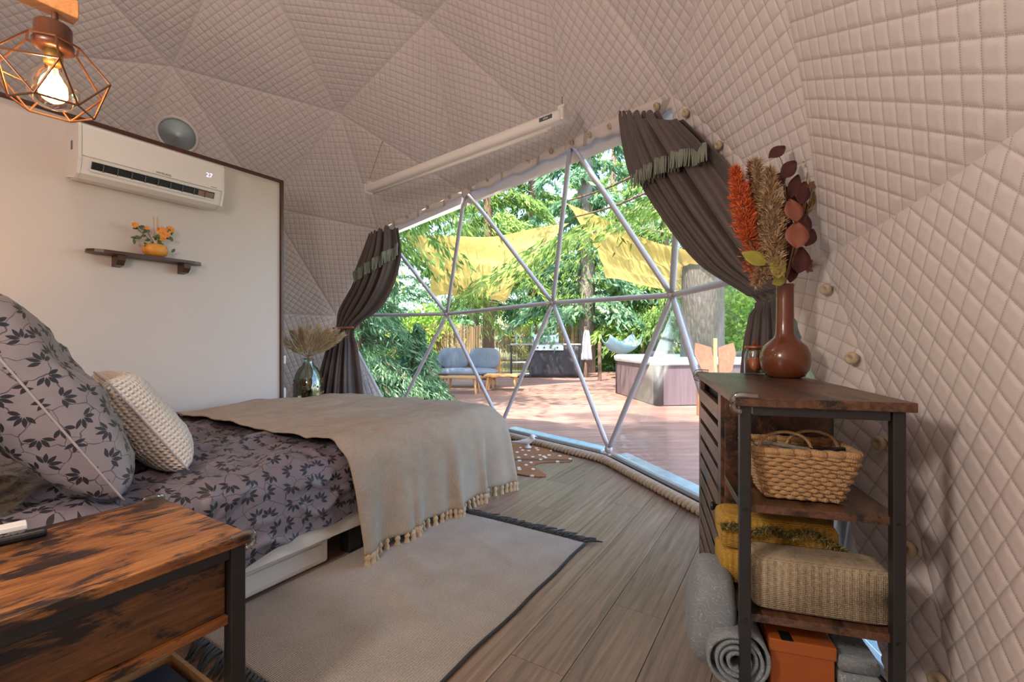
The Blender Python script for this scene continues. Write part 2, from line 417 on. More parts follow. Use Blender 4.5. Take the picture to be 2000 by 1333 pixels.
# ------------------------------------------------------------------ the big window: tubes, hubs, clear panes, head band, foot rails
win = bpy.data.objects.new('window_1', None); COL.objects.link(win); win['kind'] = 'structure'
win['label'] = 'large triangulated window of the dome with grey steel tubes'; win.location = hub(49) - Vector((0, 0, .08)); WM['window_1'] = Matrix.Translation(hub(49) - Vector((0, 0, .08)))
def pane_mat():
    n = NT('clear_window_film'); tr = n.new('ShaderNodeBsdfTransparent'); tr.inputs[0].default_value = (.94, .95, .96, 1)
    gl = n.new('ShaderNodeBsdfGlossy'); gl.inputs['Roughness'].default_value = .06; lw = n.new('ShaderNodeLayerWeight'); lw.inputs[0].default_value = .18
    f = n.math('MULTIPLY', lw.outputs['Fresnel'], .35); mx = n.new('ShaderNodeMixShader'); n.l.new(f, mx.inputs[0]); n.l.new(tr.outputs[0], mx.inputs[1]); n.l.new(gl.outputs[0], mx.inputs[2])
    n.l.new(mx.outputs[0], n.out.inputs[0]); return n.m
M['pane'] = pane_mat()
edges = set()
for f in WIN_F:
    for i in range(3): edges.add(frozenset((f[i], f[(i + 1) % 3])))
    a, b, c = [hub(i, DR + .012) for i in f]
    MB().add([a, b, c], [(0, 1, 2)]).build('pane', M['pane'], win)
for e in edges:
    a, b = list(e); A, Bq = hub(a), hub(b); d = (Bq - A).normalized(); L_ = (Bq - A).length
    ps = [A + d * .02, A + d * .09, Bq - d * .09, Bq - d * .02]
    if DU[a][2] < -.1 and DU[b][2] < -.1: continue
    MB().tube(ps, [.016, .0205, .0205, .016], 12).build('frame_tube', M['strut'], win, True)
for i in (16, 17, 18, 0, 60, 48, 50, 51, 33, 63, 47, 49, 54, 32):
    d = Vector(DU[i]); MB().lathe([(0, -.026), (.016, -.026), (.018, -.020), (.034, -.014), (.036, 0), (.034, .012), (.018, .016), (0, .016)], hub(i), 16, d).build('frame_hub', M['strut'], win, True)
# opaque head band behind the tubes, following the top edge
T = [16, 17, 18, 0]; below = {16: (60, 48), 17: (48, 50), 18: (50, 51), 0: (51, 33)}
offs = {}
for i in T: offs[i] = hub(i, DR + .02).lerp((hub(below[i][0], DR + .02) + hub(below[i][1], DR + .02)) / 2, .125)
for a, b in zip(T[:-1], T[1:]):
    A, Bq, C, D = hub(a, DR + .02), hub(b, DR + .02), offs[b], offs[a]
    MB().grid(lambda u, v: (A.lerp(Bq, u)).lerp(D.lerp(C, u), v), 8, 2, th=.004).build('head_band', M['pvc_white'], win)
# free hem of the lining: wavy strip below the knobs, and a wide quilted flap down the right side
inw = {16: (60, 48), 17: (48, 50), 18: (50, 51), 0: (51, 51)}
for q, (a, b) in enumerate(zip(T[:-1], T[1:])):
    A, Bq = hub(a, RL + .015), hub(b, RL + .015)
    ta = (hub(inw[a][0], RL) + hub(inw[a][1], RL)) / 2; tb = (hub(inw[b][0], RL) + hub(inw[b][1], RL)) / 2
    def hem(u, v, A=A, Bq=Bq, ta=ta, tb=tb, q=q):
        w = .052 + .010 * math.sin(u * 19 + q * 2) + .006 * math.sin(u * 43 + q)
        p = A.lerp(Bq, u); t_ = ta.lerp(tb, u); d = (t_ - p).normalized(); nin = (Vector(DC) - p).normalized()
        return p - d * .035 + d * (w + .035) * v + nin * (.012 * math.sin(u * 30 + q) * v + .01)
    MB().grid(hem, 60, 4, th=.006).build('liner_hem', M['liner'], ceiling, True, uvfn=lambda i, p: (.3 + p[0] / .3, .3))
def flap_mesh():
    path = [hub(0, RL), hub(33, RL), hub(32, RL)]; tg = [hub(51, RL), hub(51, RL).lerp(hub(54, RL), .45), hub(54, RL)]
    n1, n2 = 340, 44; V_ = []; uv = []; ln = [(path[1] - path[0]).length, (path[2] - path[1]).length]; tot = sum(ln)
    for i in range(n1 + 1):
        s = i / n1 * tot; k = s / ln[0] if s < ln[0] else 1 + (s - ln[0]) / ln[1]; k = min(k, 1.9999)
        j = int(k); p = path[j].lerp(path[j + 1], k - j); t_ = tg[j].lerp(tg[j + 1], k - j)
        kk = min(1, max(0, (p.x - .1) / .9)); kk = kk * kk * (3 - 2 * kk) * .62 + .04; rr = p - Vector(DC); p = p + rr.normalized() * ((RL - rr.length) * kk)
        d = (t_ - p).normalized(); nin = (Vector(DC) - p).normalized(); w = .27 + .012 * math.sin(s * 3)
        for m in range(n2 + 1):
            x = m / n2 * w - .035; uu = s / .062; vv = x / .062; a = (uu + vv) * .7071; b = (uu - vv) * .7071
            h = float(quilt(a, b, .006)); V_.append(p + d * x + nin * (h + .012 * math.sin(s * 4) * m / n2 + .003 * min(1, m / 8) - .004 * max(0, 1 - m / 5))); uv.append((a, b))
    idx = np.arange((n1 + 1) * (n2 + 1)).reshape(n1 + 1, n2 + 1)
    F_ = np.stack([idx[:-1, :-1], idx[1:, :-1], idx[1:, 1:], idx[:-1, 1:]], -1).reshape(-1, 4)
    return np.array(V_), F_, np.array(uv)
a_, b_, c_ = flap_mesh(); np_mesh('liner_flap', a_, b_, M['liner'], ceiling, c_)
# foot rails along the base edges
base = [58, 63, 47, 49, 54, 32]
def skirt_mat():
    n = NT('painted_sky_skirt'); return n.fin(n.mix(n.noise(n.co(), 12, 4), (.16, .36, .46), (.62, .80, .86)), .15)  # reflected sky painted in as patchy blue base colour
M['skirt'] = skirt_mat()
for a, b in zip(base[:-1], base[1:]):
    A, Bq = hub(a), hub(b); d = (Bq - A).normalized(); A = A + d * .07; Bq = Bq - d * .07; mid = (A + Bq) / 2
    o = Vector((mid.x - DC[0], mid.y - DC[1], 0)).normalized(); X = Vector((d.x, d.y, 0)).normalized()
    mid.z = .075
    MB().bbox(mid, ((Bq - A).length, .034, .03), .006, X, o, Vector((0, 0, 1))).build('foot_rail', M['alu'], win)
    MB().bbox(mid + o * .072 + Vector((0, 0, .006)), ((Bq - A).length * .98, .105, .010), .004, X, (o + Vector((0, 0, .10))).normalized(), (Vector((0, 0, 1)) - o * .10).normalized()).build('foot_skirt', M['skirt'], win)
    MB().bbox(mid + o * .0 + Vector((0, 0, -.045)), ((Bq - A).length + .1, .05, .06), .004, X, o, Vector((0, 0, 1))).build('sill_board', M['trim_wood'], win)

# ------------------------------------------------------------------ floor of boards
def plank_mat():
    n = NT('grey_brown_floor_board'); c = n.co(); oi = n.new('ShaderNodeObjectInfo'); cmb = n.new('ShaderNodeVectorMath', operation='ADD')
    off = n.new('ShaderNodeCombineXYZ'); n.l.new(n.math('MULTIPLY', oi.outputs['Random'], 37.0), off.inputs[0]); n.l.new(n.math('MULTIPLY', oi.outputs['Random'], 91.0), off.inputs[1])
    n.l.new(c, cmb.inputs[0]); n.l.new(off.outputs[0], cmb.inputs[1]); v0 = cmb.outputs[0]
    v = n.mapping(v0, (.9, 17, 12)); g = n.noise(v, 2.0, 9, .70, 1.1); w = n.wave(n.mapping(v0, (.35, 6, 6)), 1.3, 9, 4, 'Y', dscale=1.4)
    f = n.math('ADD', n.math('MULTIPLY', g, .82), n.math('ADD', n.math('MULTIPLY', w, .07), .07))
    col = n.ramp(f, [(.25, (.066, .046, .035)), (.42, (.155, .116, .089)), (.58, (.25, .195, .155)), (.78, (.37, .30, .245))])
    kv = n.voronoi(n.mapping(v0, (1.05, 2.6, 1)), 1.35); kd = n.ramp(kv.outputs['Distance'], [(.045, (1, 1, 1)), (.105, (0, 0, 0))])
    col = n.mix(n.math('MULTIPLY', kd, .75), col, (.30, .165, .075))
    tint = n.mix(oi.outputs['Random'], (.98, .84, .78), (1.22, 1.03, .93)); col = n.mix(1.0, col, tint, 'MULTIPLY')
    n.bump(f, .10, .002); r = n.math('ADD', n.math('MULTIPLY', f, .2), .27)
    return n.fin(col, r)
M['plank'] = plank_mat()
fc = Vector((DC[0], DC[1], 0)); fl_r = 3.435
floor = MB().lathe([(0, -.05), (fl_r, -.05), (fl_r, -.022), (0, -.022)], fc, 60).build('floor', plain('floor_joint_dark', (.02, .016, .013), .8), None, base=fc); floor['kind'] = 'structure'
ct, cs2 = fc.dot(U), fc.dot(Vv); PW = .187
r_ = rnd
for i in range(-19, 19):
    s0 = cs2 + i * PW; s1 = s0 + PW - .0018; m_ = abs((s0 + s1) / 2 - cs2) - .02
    if m_ >= fl_r - .05: continue
    hl = math.sqrt(fl_r ** 2 - m_ ** 2); t = ct - hl; first = True
    while t < ct + hl - .02:
        L_ = r_.uniform(.5, 2.0) if first else 2.1; first = False
        t1 = min(t + L_, ct + hl); 
        if ct + hl - t1 < .25: t1 = ct + hl
        c = B((t + t1) / 2, (s0 + s1) / 2, -.011)
        me_ = MB().bbox((0, 0, 0), (t1 - t - .0015, s1 - s0, .022), .0012)
        me = bpy.data.meshes.new('plank'); me.from_pydata(me_.v, [], me_.f); me.update(); me.materials.append(M['plank'])
        o = bpy.data.objects.new('plank', me); COL.objects.link(o); o.parent = floor
        o.matrix_local = Matrix.Translation(c - fc) @ Matrix.Rotation(math.atan2(U.y, U.x), 4, 'Z')
        t = t1
# ------------------------------------------------------------------ partition wall with dark trim
WS, WT, WH = 3.65, 2.215, 2.325
wall = MB().box(B((-1.6 + WT) / 2, WS + .05, WH / 2), (WT + 1.6, .10, WH), U, Vv).build('wall_left', M['wall'], None, base=B(WT, WS, 0)); wall['kind'] = 'structure'
MB().bbox(B((-1.6 + WT) / 2, WS + .045, WH + .008), (WT + 1.6, .13, .024), .004, U, Vv).build('trim', M['trim_wood'], wall)
MB().bbox(B(WT + .010, WS + .045, WH / 2 + .01), (.026, .13, WH + .02), .004, U, Vv).build('trim', M['trim_wood'], wall)
# ================================================================== outside
GZ = -.07
def leaf_mat(name, dark, mid, light, trans=.42):
    n = NT(name); g = n.new('ShaderNodeNewGeometry'); nz = n.noise(n.co(), .9, 3)
    f = n.math('ADD', n.math('MULTIPLY', g.outputs['Random Per Island'], .62), n.math('MULTIPLY', nz, .45))
    col = n.ramp(f, [(.15, dark), (.5, mid), (.88, light)])
    df = n.new('ShaderNodeBsdfDiffuse'); tl = n.new('ShaderNodeBsdfTranslucent'); n.l.new(col, df.inputs[0]); n.l.new(col, tl.inputs[0])
    mx = n.new('ShaderNodeMixShader'); mx.inputs[0].default_value = trans; n.l.new(df.outputs[0], mx.inputs[1]); n.l.new(tl.outputs[0], mx.inputs[2]); n.l.new(mx.outputs[0], n.out.inputs[0])
    return n.m
M['needle'] = leaf_mat('spruce_needles', (.07, .135, .045), (.20, .33, .085), (.44, .56, .17))
M['needle_blue'] = leaf_mat('blue_green_needles', (.07, .155, .105), (.17, .32, .18), (.37, .53, .30))
M['leaf'] = leaf_mat('bright_leaves', (.10, .21, .03), (.26, .45, .06), (.50, .66, .16), .5)
def bark_mat(name, a, b):
    n = NT(name); c = n.mapping(n.co(), (6, 6, 1.4)); v = n.voronoi(c, 3.0, 'DISTANCE_TO_EDGE'); f = n.noise(c, 4, 6)
    n.bump(n.math('ADD', v.outputs[0], f), .7, .03); return n.fin(n.mix(n.math('ADD', n.math('MULTIPLY', f, .7), n.math('MULTIPLY', v.outputs[0], .6)), a, b), .9)
M['bark'] = bark_mat('grey_bark', (.10, .075, .065), (.36, .30, .27))
M['bark_red'] = bark_mat('reddish_bark', (.09, .05, .035), (.27, .16, .11))
nr = np.random.default_rng(11)
def sprays(P, D, L, W):
    """thin folded leaf quads: positions, directions, lengths, widths -> verts, quads"""
    n = len(P); D = D / np.linalg.norm(D, axis=1)[:, None]; R = nr.normal(size=(n, 3)); S = np.cross(D, R); S /= np.linalg.norm(S, axis=1)[:, None] + 1e-9
    a = P; b = P + D * (L * .45)[:, None] + S * (W * .5)[:, None]; c = P + D * L[:, None]; d = P + D * (L * .45)[:, None] - S * (W * .5)[:, None]
    V = np.stack([a, b, c, d], 1).reshape(-1, 3); F = np.arange(4 * n).reshape(n, 4); return V, F
def spruce(name, label, base, z0, z1, r0, r1, nb, ns, mat_, bark, tr=.14, group=None, ls=.24, ws=.05, hang=1.0, arc=None, droop=.35):
    base = Vector(base); t = thing(name, label, 'tree', base, 0, group)
    top = base + Vector((0, 0, z1)); MB().tube([base + Vector((0, 0, -.1)), base + Vector((.02, .01, z1 * .3)), base + Vector((-.03, .02, z1 * .7)), top], [tr * 1.15, tr, tr * .6, .02], 12).build('trunk', bark, t, True)
    PP = []; DD = []; LL = []; bm = MB()
    for i in range(nb):
        k = (i + nr.random()) / nb; z = z0 + (z1 - z0) * k; a = nr.random() * 2 * PI if arc is None else arc[0] + nr.random() * (arc[1] - arc[0])
        r = (r0 + (r1 - r0) * k) * (.7 + .45 * nr.random()); ca, sa = math.cos(a), math.sin(a)
        m = max(6, int(ns * r / (r0 + 1e-6))); u = nr.random(m) ** .75
        zz = z + .12 * r * np.sin(u * 3) - droop * r * u ** 1.6
        bx = base.x + ca * r * u; by = base.y + sa * r * u
        sp = (.04 + .30 * u * (1 - .55 * u)) * r * .62; lat = nr.normal(size=m) * sp
        P = np.stack([bx - sa * lat, by + ca * lat, base.z + zz + nr.normal(size=m) * .05 - np.abs(lat) * .25], -1)
        D = np.stack([ca * .7 + nr.normal(size=m) * .55, sa * .7 + nr.normal(size=m) * .55, -hang * (.35 + nr.random(m) * .9)], -1)
        PP.append(P); DD.append(D); LL.append(ls * (.6 + .8 * nr.random(m)))
        if i % 2 == 0:
            pts = [Vector((base.x + ca * r * q, base.y + sa * r * q, base.z + z + .12 * r * math.sin(q * 3) - droop * r * q ** 1.6)) for q in (0, .3, .6, .9)]
            if all((p - Vector(DC)).length > DR + .15 for p in pts): bm.tube(pts, [.03, .022, .014, .005], 5)
    tag(bm.build('branches', bark, t), kind='stuff')
    P = np.concatenate(PP); D = np.concatenate(DD); L = np.concatenate(LL); keep = np.linalg.norm(P - DC, axis=1) > DR + .35; P, D, L = P[keep], D[keep], L[keep]
    V, F = sprays(P, D, L, L * (ws / ls) * (.8 + .5 * nr.random(len(L)))); np_mesh('foliage', V, F, mat_, t, smooth=False)
    return t
def bush(name, label, base, rx, ry, rz, n, mat_, group=None, ls=.12, lw=.06, cat='bush'):
    base = Vector(base); t = thing(name, label, cat, base, 0, group)
    d = nr.normal(size=(n, 3)); d /= np.linalg.norm(d, axis=1)[:, None]; rr = nr.random(n) ** .4
    bump_ = 1 + .18 * np.sin(d[:, 0] * 7 + base.x) * np.cos(d[:, 2] * 6 + base.y)
    P = d * (rr * bump_)[:, None] * np.array([rx, ry, rz]) + np.array([base.x, base.y, base.z + rz * .92])
    P = P[P[:, 2] > base.z]; D = nr.normal(size=P.shape) + np.array([0, 0, -.3]); L = ls * (.6 + .8 * nr.random(len(P)))
    V, F = sprays(P, D, L, L * lw / ls); np_mesh('foliage', V, F, mat_, t, smooth=False)
    mb = MB()
    for q in range(5):
        a = q * 1.3; mb.tube([base, base + Vector((math.cos(a) * rx * .3, math.sin(a) * ry * .3, rz * .8)), base + Vector((math.cos(a) * rx * .6, math.sin(a) * ry * .6, rz * 1.5))], [.03, .02, .006], 5)
    tag(mb.build('stems', M['bark_red'], t), kind='stuff')
    return t
# ground and deck
def ground_mat():
    n = NT('grass_and_needle_ground'); c = n.co(); f = n.noise(c, 1.2, 7, .65); return n.fin(n.ramp(f, [(.3, (.10, .075, .04)), (.5, (.13, .17, .045)), (.7, (.24, .32, .07))]), .95)
g = MB().box((0, 18, GZ - .2), (90, 80, .2)).build('ground', ground_mat(), None, base=(0, 18, GZ - .2)); tag(g, kind='structure')
def deck_mat():
    n = NT('red_brown_deck_board'); oi = n.new('ShaderNodeObjectInfo'); c = n.co(); v = n.mapping(c, (1.0, 9, 9)); f = n.noise(v, 2.5, 6, .6, .5)
    col = n.mix(oi.outputs['Random'], (.82, .80, .80), (1.15, 1.08, 1.05)); col = n.mix(1.0, n.ramp(f, [(.3, (.20, .105, .082)), (.55, (.32, .185, .145)), (.8, (.43, .275, .225))]), col, 'MULTIPLY'); n.bump(f, .15, .003)
    return n.fin(col, .6)
M['deck'] = deck_mat()
deck = MB().box((.6, 9.2, GZ - .06), (9.6, 13.6, .06)).build('deck', plain('deck_joists', (.05, .03, .022), .9), None, base=(.6, 9.2, GZ - .06)); tag(deck, kind='structure')
dw = .146; y = 2.5; bme = None
while y < 15.9:
    if bme is None:
        q = MB().bbox((0, 0, 0), (9.6, dw - .007, .028), .004); bme = bpy.data.meshes.new('deck_board'); bme.from_pydata(q.v, [], q.f); bme.update(); bme.materials.append(M['deck'])
    o = bpy.data.objects.new('deck_board', bme); COL.objects.link(o); o.parent = deck; o.location = (0, y + dw / 2 - 9.2, .045)
    y += dw
DZ = GZ + .0                                    # top of the deck boards is at -.011-.06
DZ = GZ - .06 + .045 + .014

# trees: two tall ones shade the deck, spruces and bushes close the view
spruce('tall_spruce', 'tall spruce with thick pale trunk rising beside the hot tub', (3.42, 8.2, GZ), 2.9, 11.5, 4.8, 1.2, 46, 1000, M['needle'], M['bark'], .34, 'trees round the deck', ls=.17, ws=.034, droop=.30)
spruce('hanging_spruce', 'old spruce whose drooping boughs hang over the sofa end of the deck', (-3.9, 8.6, GZ), 2.7, 11.0, 4.4, 1.0, 56, 1000, M['needle'], M['bark_red'], .24, 'trees round the deck', ls=.17, ws=.034, droop=.46, hang=1.6)
spruce('young_spruce', 'young blue-green spruce crowding the glass beside the sofa', (-2.7, 8.0, GZ), .15, 3.1, 1.75, .15, 60, 620, M['needle_blue'], M['bark_red'], .06, 'trees round the deck', ls=.12, ws=.022, droop=.28)
spruce('young_spruce', 'small low spruce at the deck edge between dome and sofa', (-1.75, 8.15, GZ), .05, 1.35, .85, .1, 40, 400, M['needle_blue'], M['bark_red'], .04, 'trees round the deck', ls=.10, ws=.02, droop=.2)
spruce('slim_spruce', 'slim reddish trunked spruce standing behind the sofa', (-.66, 12.6, GZ), 2.8, 10, 2.2, .5, 44, 620, M['needle'], M['bark_red'], .15, 'trees round the deck', ls=.18, ws=.04)
FT = [(2.55, 15.5, 1.7, 12, 3.0, 'needle_blue', 'spruce with grey trunk standing behind the hammock', .26), (5.1, 15.2, 1.2, 11, 2.7, 'needle', 'dark spruce with orange trunk behind the hot tub', .15),
      (-1.6, 19, .8, 13, 3.2, 'needle_blue', 'blue-green spruce behind the reed fence', .2), (-6.5, 15, .6, 12, 3.2, 'needle', 'broad yellow-green spruce at the forest edge left of the fence', .2),
      (.9, 20.5, 2.6, 14, 3.4, 'needle', 'tall spruce behind the grill counter', .22), (6.2, 20, .5, 13, 3.4, 'needle_blue', 'bushy far spruce with hanging branches beyond the lawn', .22), (-9.5, 20, .5, 14, 3.6, 'needle_blue', 'far spruce at the left end of the forest', .24),
      (9.0, 15, .5, 12, 3.2, 'needle', 'full spruce at the forest edge beyond the hot tub', .22), (3.6, 24, .5, 13, 3.3, 'needle', 'distant spruce at the back of the lawn', .2)]
spruce('tall_spruce', 'unseen tall spruce added behind the dome to dapple the deck', (-1.2, -2.7, GZ), 5.1, 12, 6.4, 3.2, 56, 1000, M['needle'], M['bark'], .3, 'trees round the deck', ls=.26, ws=.06, droop=.25)  # added out of view so its crown throws dappled shade on the deck
spruce('tall_spruce', 'unseen tall spruce added beyond the partition side of the dome to shade the deck', (-5.2, 6.2, GZ), 4.8, 12, 4.4, 1.4, 36, 650, M['needle'], M['bark_red'], .3, 'trees round the deck', ls=.26, ws=.06, droop=.25)  # second unseen tree, added for its shade on the deck
FT += [(-12, 27, .3, 16, 4.4, 'needle', 'back row spruce at the far left of the forest', .3), (-6.8, 26, .3, 16, 4.2, 'needle_blue', 'back row spruce left of the reed fence', .3), (-2.4, 28, .3, 17, 4.4, 'needle', 'back row spruce seen over the sofa', .3), (1.6, 29, .3, 17, 4.2, 'needle_blue', 'back row spruce seen over the grill', .3), (6.5, 29, .3, 17, 4.4, 'needle', 'back row spruce seen over the hot tub', .3), (11.5, 24, .3, 15, 4.2, 'needle_blue', 'back row spruce at the right of the lawn', .3)]
for (x, y, z0, z1, r0, mt, lb, tr) in FT:
    spruce('forest_spruce', lb, (x, y, GZ), z0, z1, r0, .5, 60, 480, M[mt], M['bark'] if mt == 'needle_blue' else M['bark_red'], tr, 'trees round the deck', ls=.25, ws=.07, droop=.34)
for (x, y, rx, rz, lb) in [(-4.8, 11.6, 1.5, .95, 'bright green bush left of the sofa'), (-3.4, 16.5, 1.6, 1.2, 'leafy bush growing behind the reed fence'), (4.4, 18.6, 1.7, .95, 'sunlit bright bush behind the hammock'),
                        (1.6, 18.0, 1.6, 1.3, 'round leafy bush beyond the towel post'), (6.6, 12.5, 1.7, 1.5, 'dark leafy bush behind the wing-backed chair'), (8.2, 18.5, 2.2, 1.8, 'large bush at the edge of the lawn beyond the hot tub')]:
    bush('leafy_bush', lb, (x, y, GZ), rx, rx, rz, 9000, M['leaf'], 'bushes behind the deck', .13, .07)
# bare boughs crossing high over the deck
for k, (a, b, lb) in enumerate([((1100, 395, 8.6), (1290, 322, 7.2), 'upper bare bough over the deck, mossy yellow'), ((1120, 425, 8.8), (1300, 362, 7.4), 'lower bare bough over the deck, mossy yellow')]):
    A, Bq = pix(*a), pix(*b); end = Vector((3.42, 8.2, (Bq.z + .35)))
    o = MB().tube(smooth_path([A, A.lerp(Bq, .5) + Vector((0, 0, -.05)), Bq, end]), [.012 + .0012 * i for i in range(19)], 7).build('bare_bough', M['bark_red'], None, True, base=end); tag(o, lb, 'branch')
# shade sails
def sail_mat():
    n = NT('yellow_sail_cloth'); f = n.noise(n.mapping(n.co(), (1.5, 7, 7)), 1.6, 4); col = n.mix(f, (.62, .40, .10), (.86, .66, .25))
    df = n.new('ShaderNodeBsdfDiffuse'); tl = n.new('ShaderNodeBsdfTranslucent'); n.l.new(col, df.inputs[0]); n.l.new(col, tl.inputs[0]); mx = n.new('ShaderNodeMixShader'); mx.inputs[0].default_value = .6
    n.l.new(df.outputs[0], mx.inputs[1]); n.l.new(tl.outputs[0], mx.inputs[2]); n.l.new(mx.outputs[0], n.out.inputs[0]); return n.m
M['sail'] = sail_mat()
def sail(label, cs4, ends):
    A, Bq, C, D = cs4; cen = (A + Bq + C + D) / 4
    t = thing('shade_sail', label, 'shade sail', cen, 0, 'shade sails over the deck')
    def fn(u, v):
        p = A.lerp(Bq, u).lerp(D.lerp(C, u), v); k = 4 * u * (1 - u); j = 4 * v * (1 - v)
        p = p.lerp(cen, .16 * (k * (1 - j) * .9 + j * (1 - k) * .9)); p.z -= .22 * k * j; p.z += .03 * math.sin(u * 26 + v * 9)
        return p
    MB().grid(fn, 26, 20).build('sail_cloth', M['sail'], t, True)
    for p, e in zip(cs4, ends):
        if e is not None: MB().tube([p, e], .008, 5).build('guy_rope', M['rope'], t)
sail('pale yellow sail over the hot tub, its peak tied to a bough', [pix(1106, 397, 8.7), pix(1184, 546, 11), pix(1330, 575, 9.5), pix(1440, 520, 7.4)], [None, Vector((2.55, 15.3, 3.1)), None, Vector((3.42, 7.9, 2.5))])
sail('golden sail above the sofa behind the spruce boughs', [pix(1112, 436, 10.2), pix(985, 594, 11.8), pix(838, 580, 9.6), pix(792, 462, 8.2)], [None, Vector((-.66, 12.5, 2.1)), None, Vector((-4.2, 8.9, 3.2))])
# reed fence
fence = thing('reed_fence', 'brown reed screen fence behind the grill and sofa', 'fence', (-.9, 15.6, GZ))
mb = MB()
for i in range(430):
    x = -4.4 + i * .0162 + rnd.uniform(-.006, .006); h = 1.62 + rnd.uniform(-.07, .05); mb.box((x, 15.6 + rnd.uniform(-.02, .02), GZ + h / 2), (.011, .011, h), Vector((1, 0, rnd.uniform(-.01, .01))), Vector((0, 1, 0)), Vector((rnd.uniform(-.012, .012), 0, 1)))
reed_n = NT('reed'); gq = reed_n.new('ShaderNodeNewGeometry'); M['reed'] = reed_n.fin(reed_n.ramp(gq.outputs['Random Per Island'], [(0, (.09, .05, .03)), (.5, (.26, .15, .08)), (1, (.42, .30, .15))]), .8)
tag(mb.build('reeds', M['reed'], fence), kind='stuff')
for x in (-4.3, -2.6, -.9, .8, 2.45): MB().tube([(x, 15.66, GZ), (x, 15.66, GZ + 1.75)], .045, 8).build('post', M['bark_red'], fence)
for z in (.4, 1.2): MB().bbox((-.95, 15.68, GZ + z), (6.9, .03, .06), .005).build('rail', M['bark_red'], fence)
# lounge sofa and its low tables
M['sofa_cushion'] = cloth('slate_outdoor_cloth', (.13, .15, .19), (.26, .29, .35), 300, .9, .2, 6)
sf = thing('lounge_sofa', 'slate grey cushioned outdoor sofa in front of the reed fence', 'sofa', (-1.05, 10.6, DZ))
def cushion(name, c, size, X, Y, Z, m, parent, p=2.6, n1=20, n2=14):
    def fn(u, v):
        a = u * 2 * PI; b = (v - .5) * PI; cb = abs(math.cos(b)) ** .45
        x = math.copysign(abs(math.cos(a)) ** (2 / p) if True else 0, math.cos(a)) * cb; y = math.copysign(abs(math.sin(a)) ** (2 / p), math.sin(a)) * cb; z = math.copysign(abs(math.sin(b)) ** .8, math.sin(b))
        k = (1 - .55 * (x * x * y * y)); return Vector(c) + X * (x * size[0] / 2) + Y * (y * size[1] / 2) + Z * (z * size[2] / 2 * k)
    return MB().grid(fn, n1, n2, True).build(name, m, parent, True)
sX = Vector((.995, -.10, 0)); sY = Vector((.10, .995, 0)); sZ = Vector((0, 0, 1)); so = Vector((-1.05, 10.6, DZ))
MB().bbox(so + sZ * .26, (1.5, .75, .05), .01, sX, sY).build('frame', M['teak'], sf)
for i in (-1, 1):
    for j in (-1, 1): MB().tube([so + sX * (.66 * i) + sY * (.3 * j), so + sX * (.62 * i) + sY * (.28 * j) + sZ * .25], [.02, .03], 8).build('leg', M['teak'], sf)
MB().bbox(so + sY * .36 + sZ * .5, (1.5, .05, .5), .01, sX, sY).build('back_frame', M['teak'], sf)
cushion('seat_cushion', so + sZ * .36 - sX * .0, (1.46, .74, .17), sX, sY, sZ, M['sofa_cushion'], sf, 5)
for i in (-1, 1): cushion('back_cushion', so + sX * (.37 * i) + sY * .25 + sZ * .66, (.74, .18, .50), sX, sY, sZ, M['sofa_cushion'], sf, 4)
cushion('arm_cushion', so - sX * .72 + sZ * .56, (.16, .66, .36), sX, sY, sZ, M['sofa_cushion'], sf, 4)
for c, sz, lb in ((Vector((-1.02, 9.35, DZ)), (.72, .5), 'low teak table in front of the sofa, nearer the glass'), (Vector((-.22, 9.85, DZ)), (.72, .48), 'low teak table at the corner of the sofa')):
    t = thing('low_table', lb, 'table', c, 0, 'low teak tables'); MB().bbox(c + sZ * .33, (sz[0], sz[1], .035), .008, sX, sY).build('tabletop', M['teak'], t)
    for i in (-1, 1):
        for j in (-1, 1): MB().tube([c + sX * (i * (sz[0] / 2 - .04)) + sY * (j * (sz[1] / 2 - .04)), c + sX * (i * (sz[0] / 2 - .08)) + sY * (j * (sz[1] / 2 - .08)) + sZ * .32], [.02, .027], 8).build('leg', M['teak'], t)
# grill counter
gc = Vector((.98, 13.5, DZ)); M['steel'] = plain('brushed_steel', (.58, .64, .68), .38, .35, var=.1, scale=30); M['counter'] = plain('black_counter_cover', (.035, .03, .038), .7, var=.3, scale=9)
t = thing('kitchen_counter', 'dark outdoor kitchen counter along the reed fence', 'counter', gc)
MB().bbox(gc + sZ * .97, (2.05, .62, .05), .01).build('worktop', plain('grey_worktop', (.30, .28, .27), .5), t)
MB().grid(lambda u, v: gc + Vector((-.42 + 1.38 * u, -.31 - .03 * math.sin(u * 22) * (1 - v), .04 + .88 * v)), 40, 8, th=.02).build('cover_cloth', M['counter'], t, True)
for x in (-1.0, -.45, 1.0): MB().bbox(gc + Vector((x, 0, .48)), (.05, .58, .95), .005).build('side_panel', M['black_metal'], t)
MB().bbox(gc + Vector((-.72, 0, .45)), (.5, .56, .03), .004).build('shelf', M['steel'], t); MB().bbox(gc + Vector((-.72, 0, .12)), (.5, .56, .03), .004).build('shelf', M['steel'], t)
gl_ = thing('gas_grill', 'steel lidded gas grill built into the dark counter', 'grill', gc + sZ * .995)
MB().grid(lambda u, v: gc + Vector((.02 + .80 * (u - .5) * (1 - .12 * v), .26 * math.cos(v * PI) * 1.0 - .02, 1.0 + .25 * math.sin(v * PI) ** .8 + .0)), 8, 12, th=.01).build('lid', plain('pale_steel_lid', (.55, .66, .72), .35, .2, var=.08, scale=20), gl_, True)
MB().tube([gc + Vector((-.28, -.33, 1.06)), gc + Vector((.30, -.33, 1.06))], .012, 8).build('handle', M['steel'], gl_)
MB().bbox(gc + Vector((.06, -.34, .88)), (.9, .03, .16), .006).build('control_panel', M['steel'], gl_)
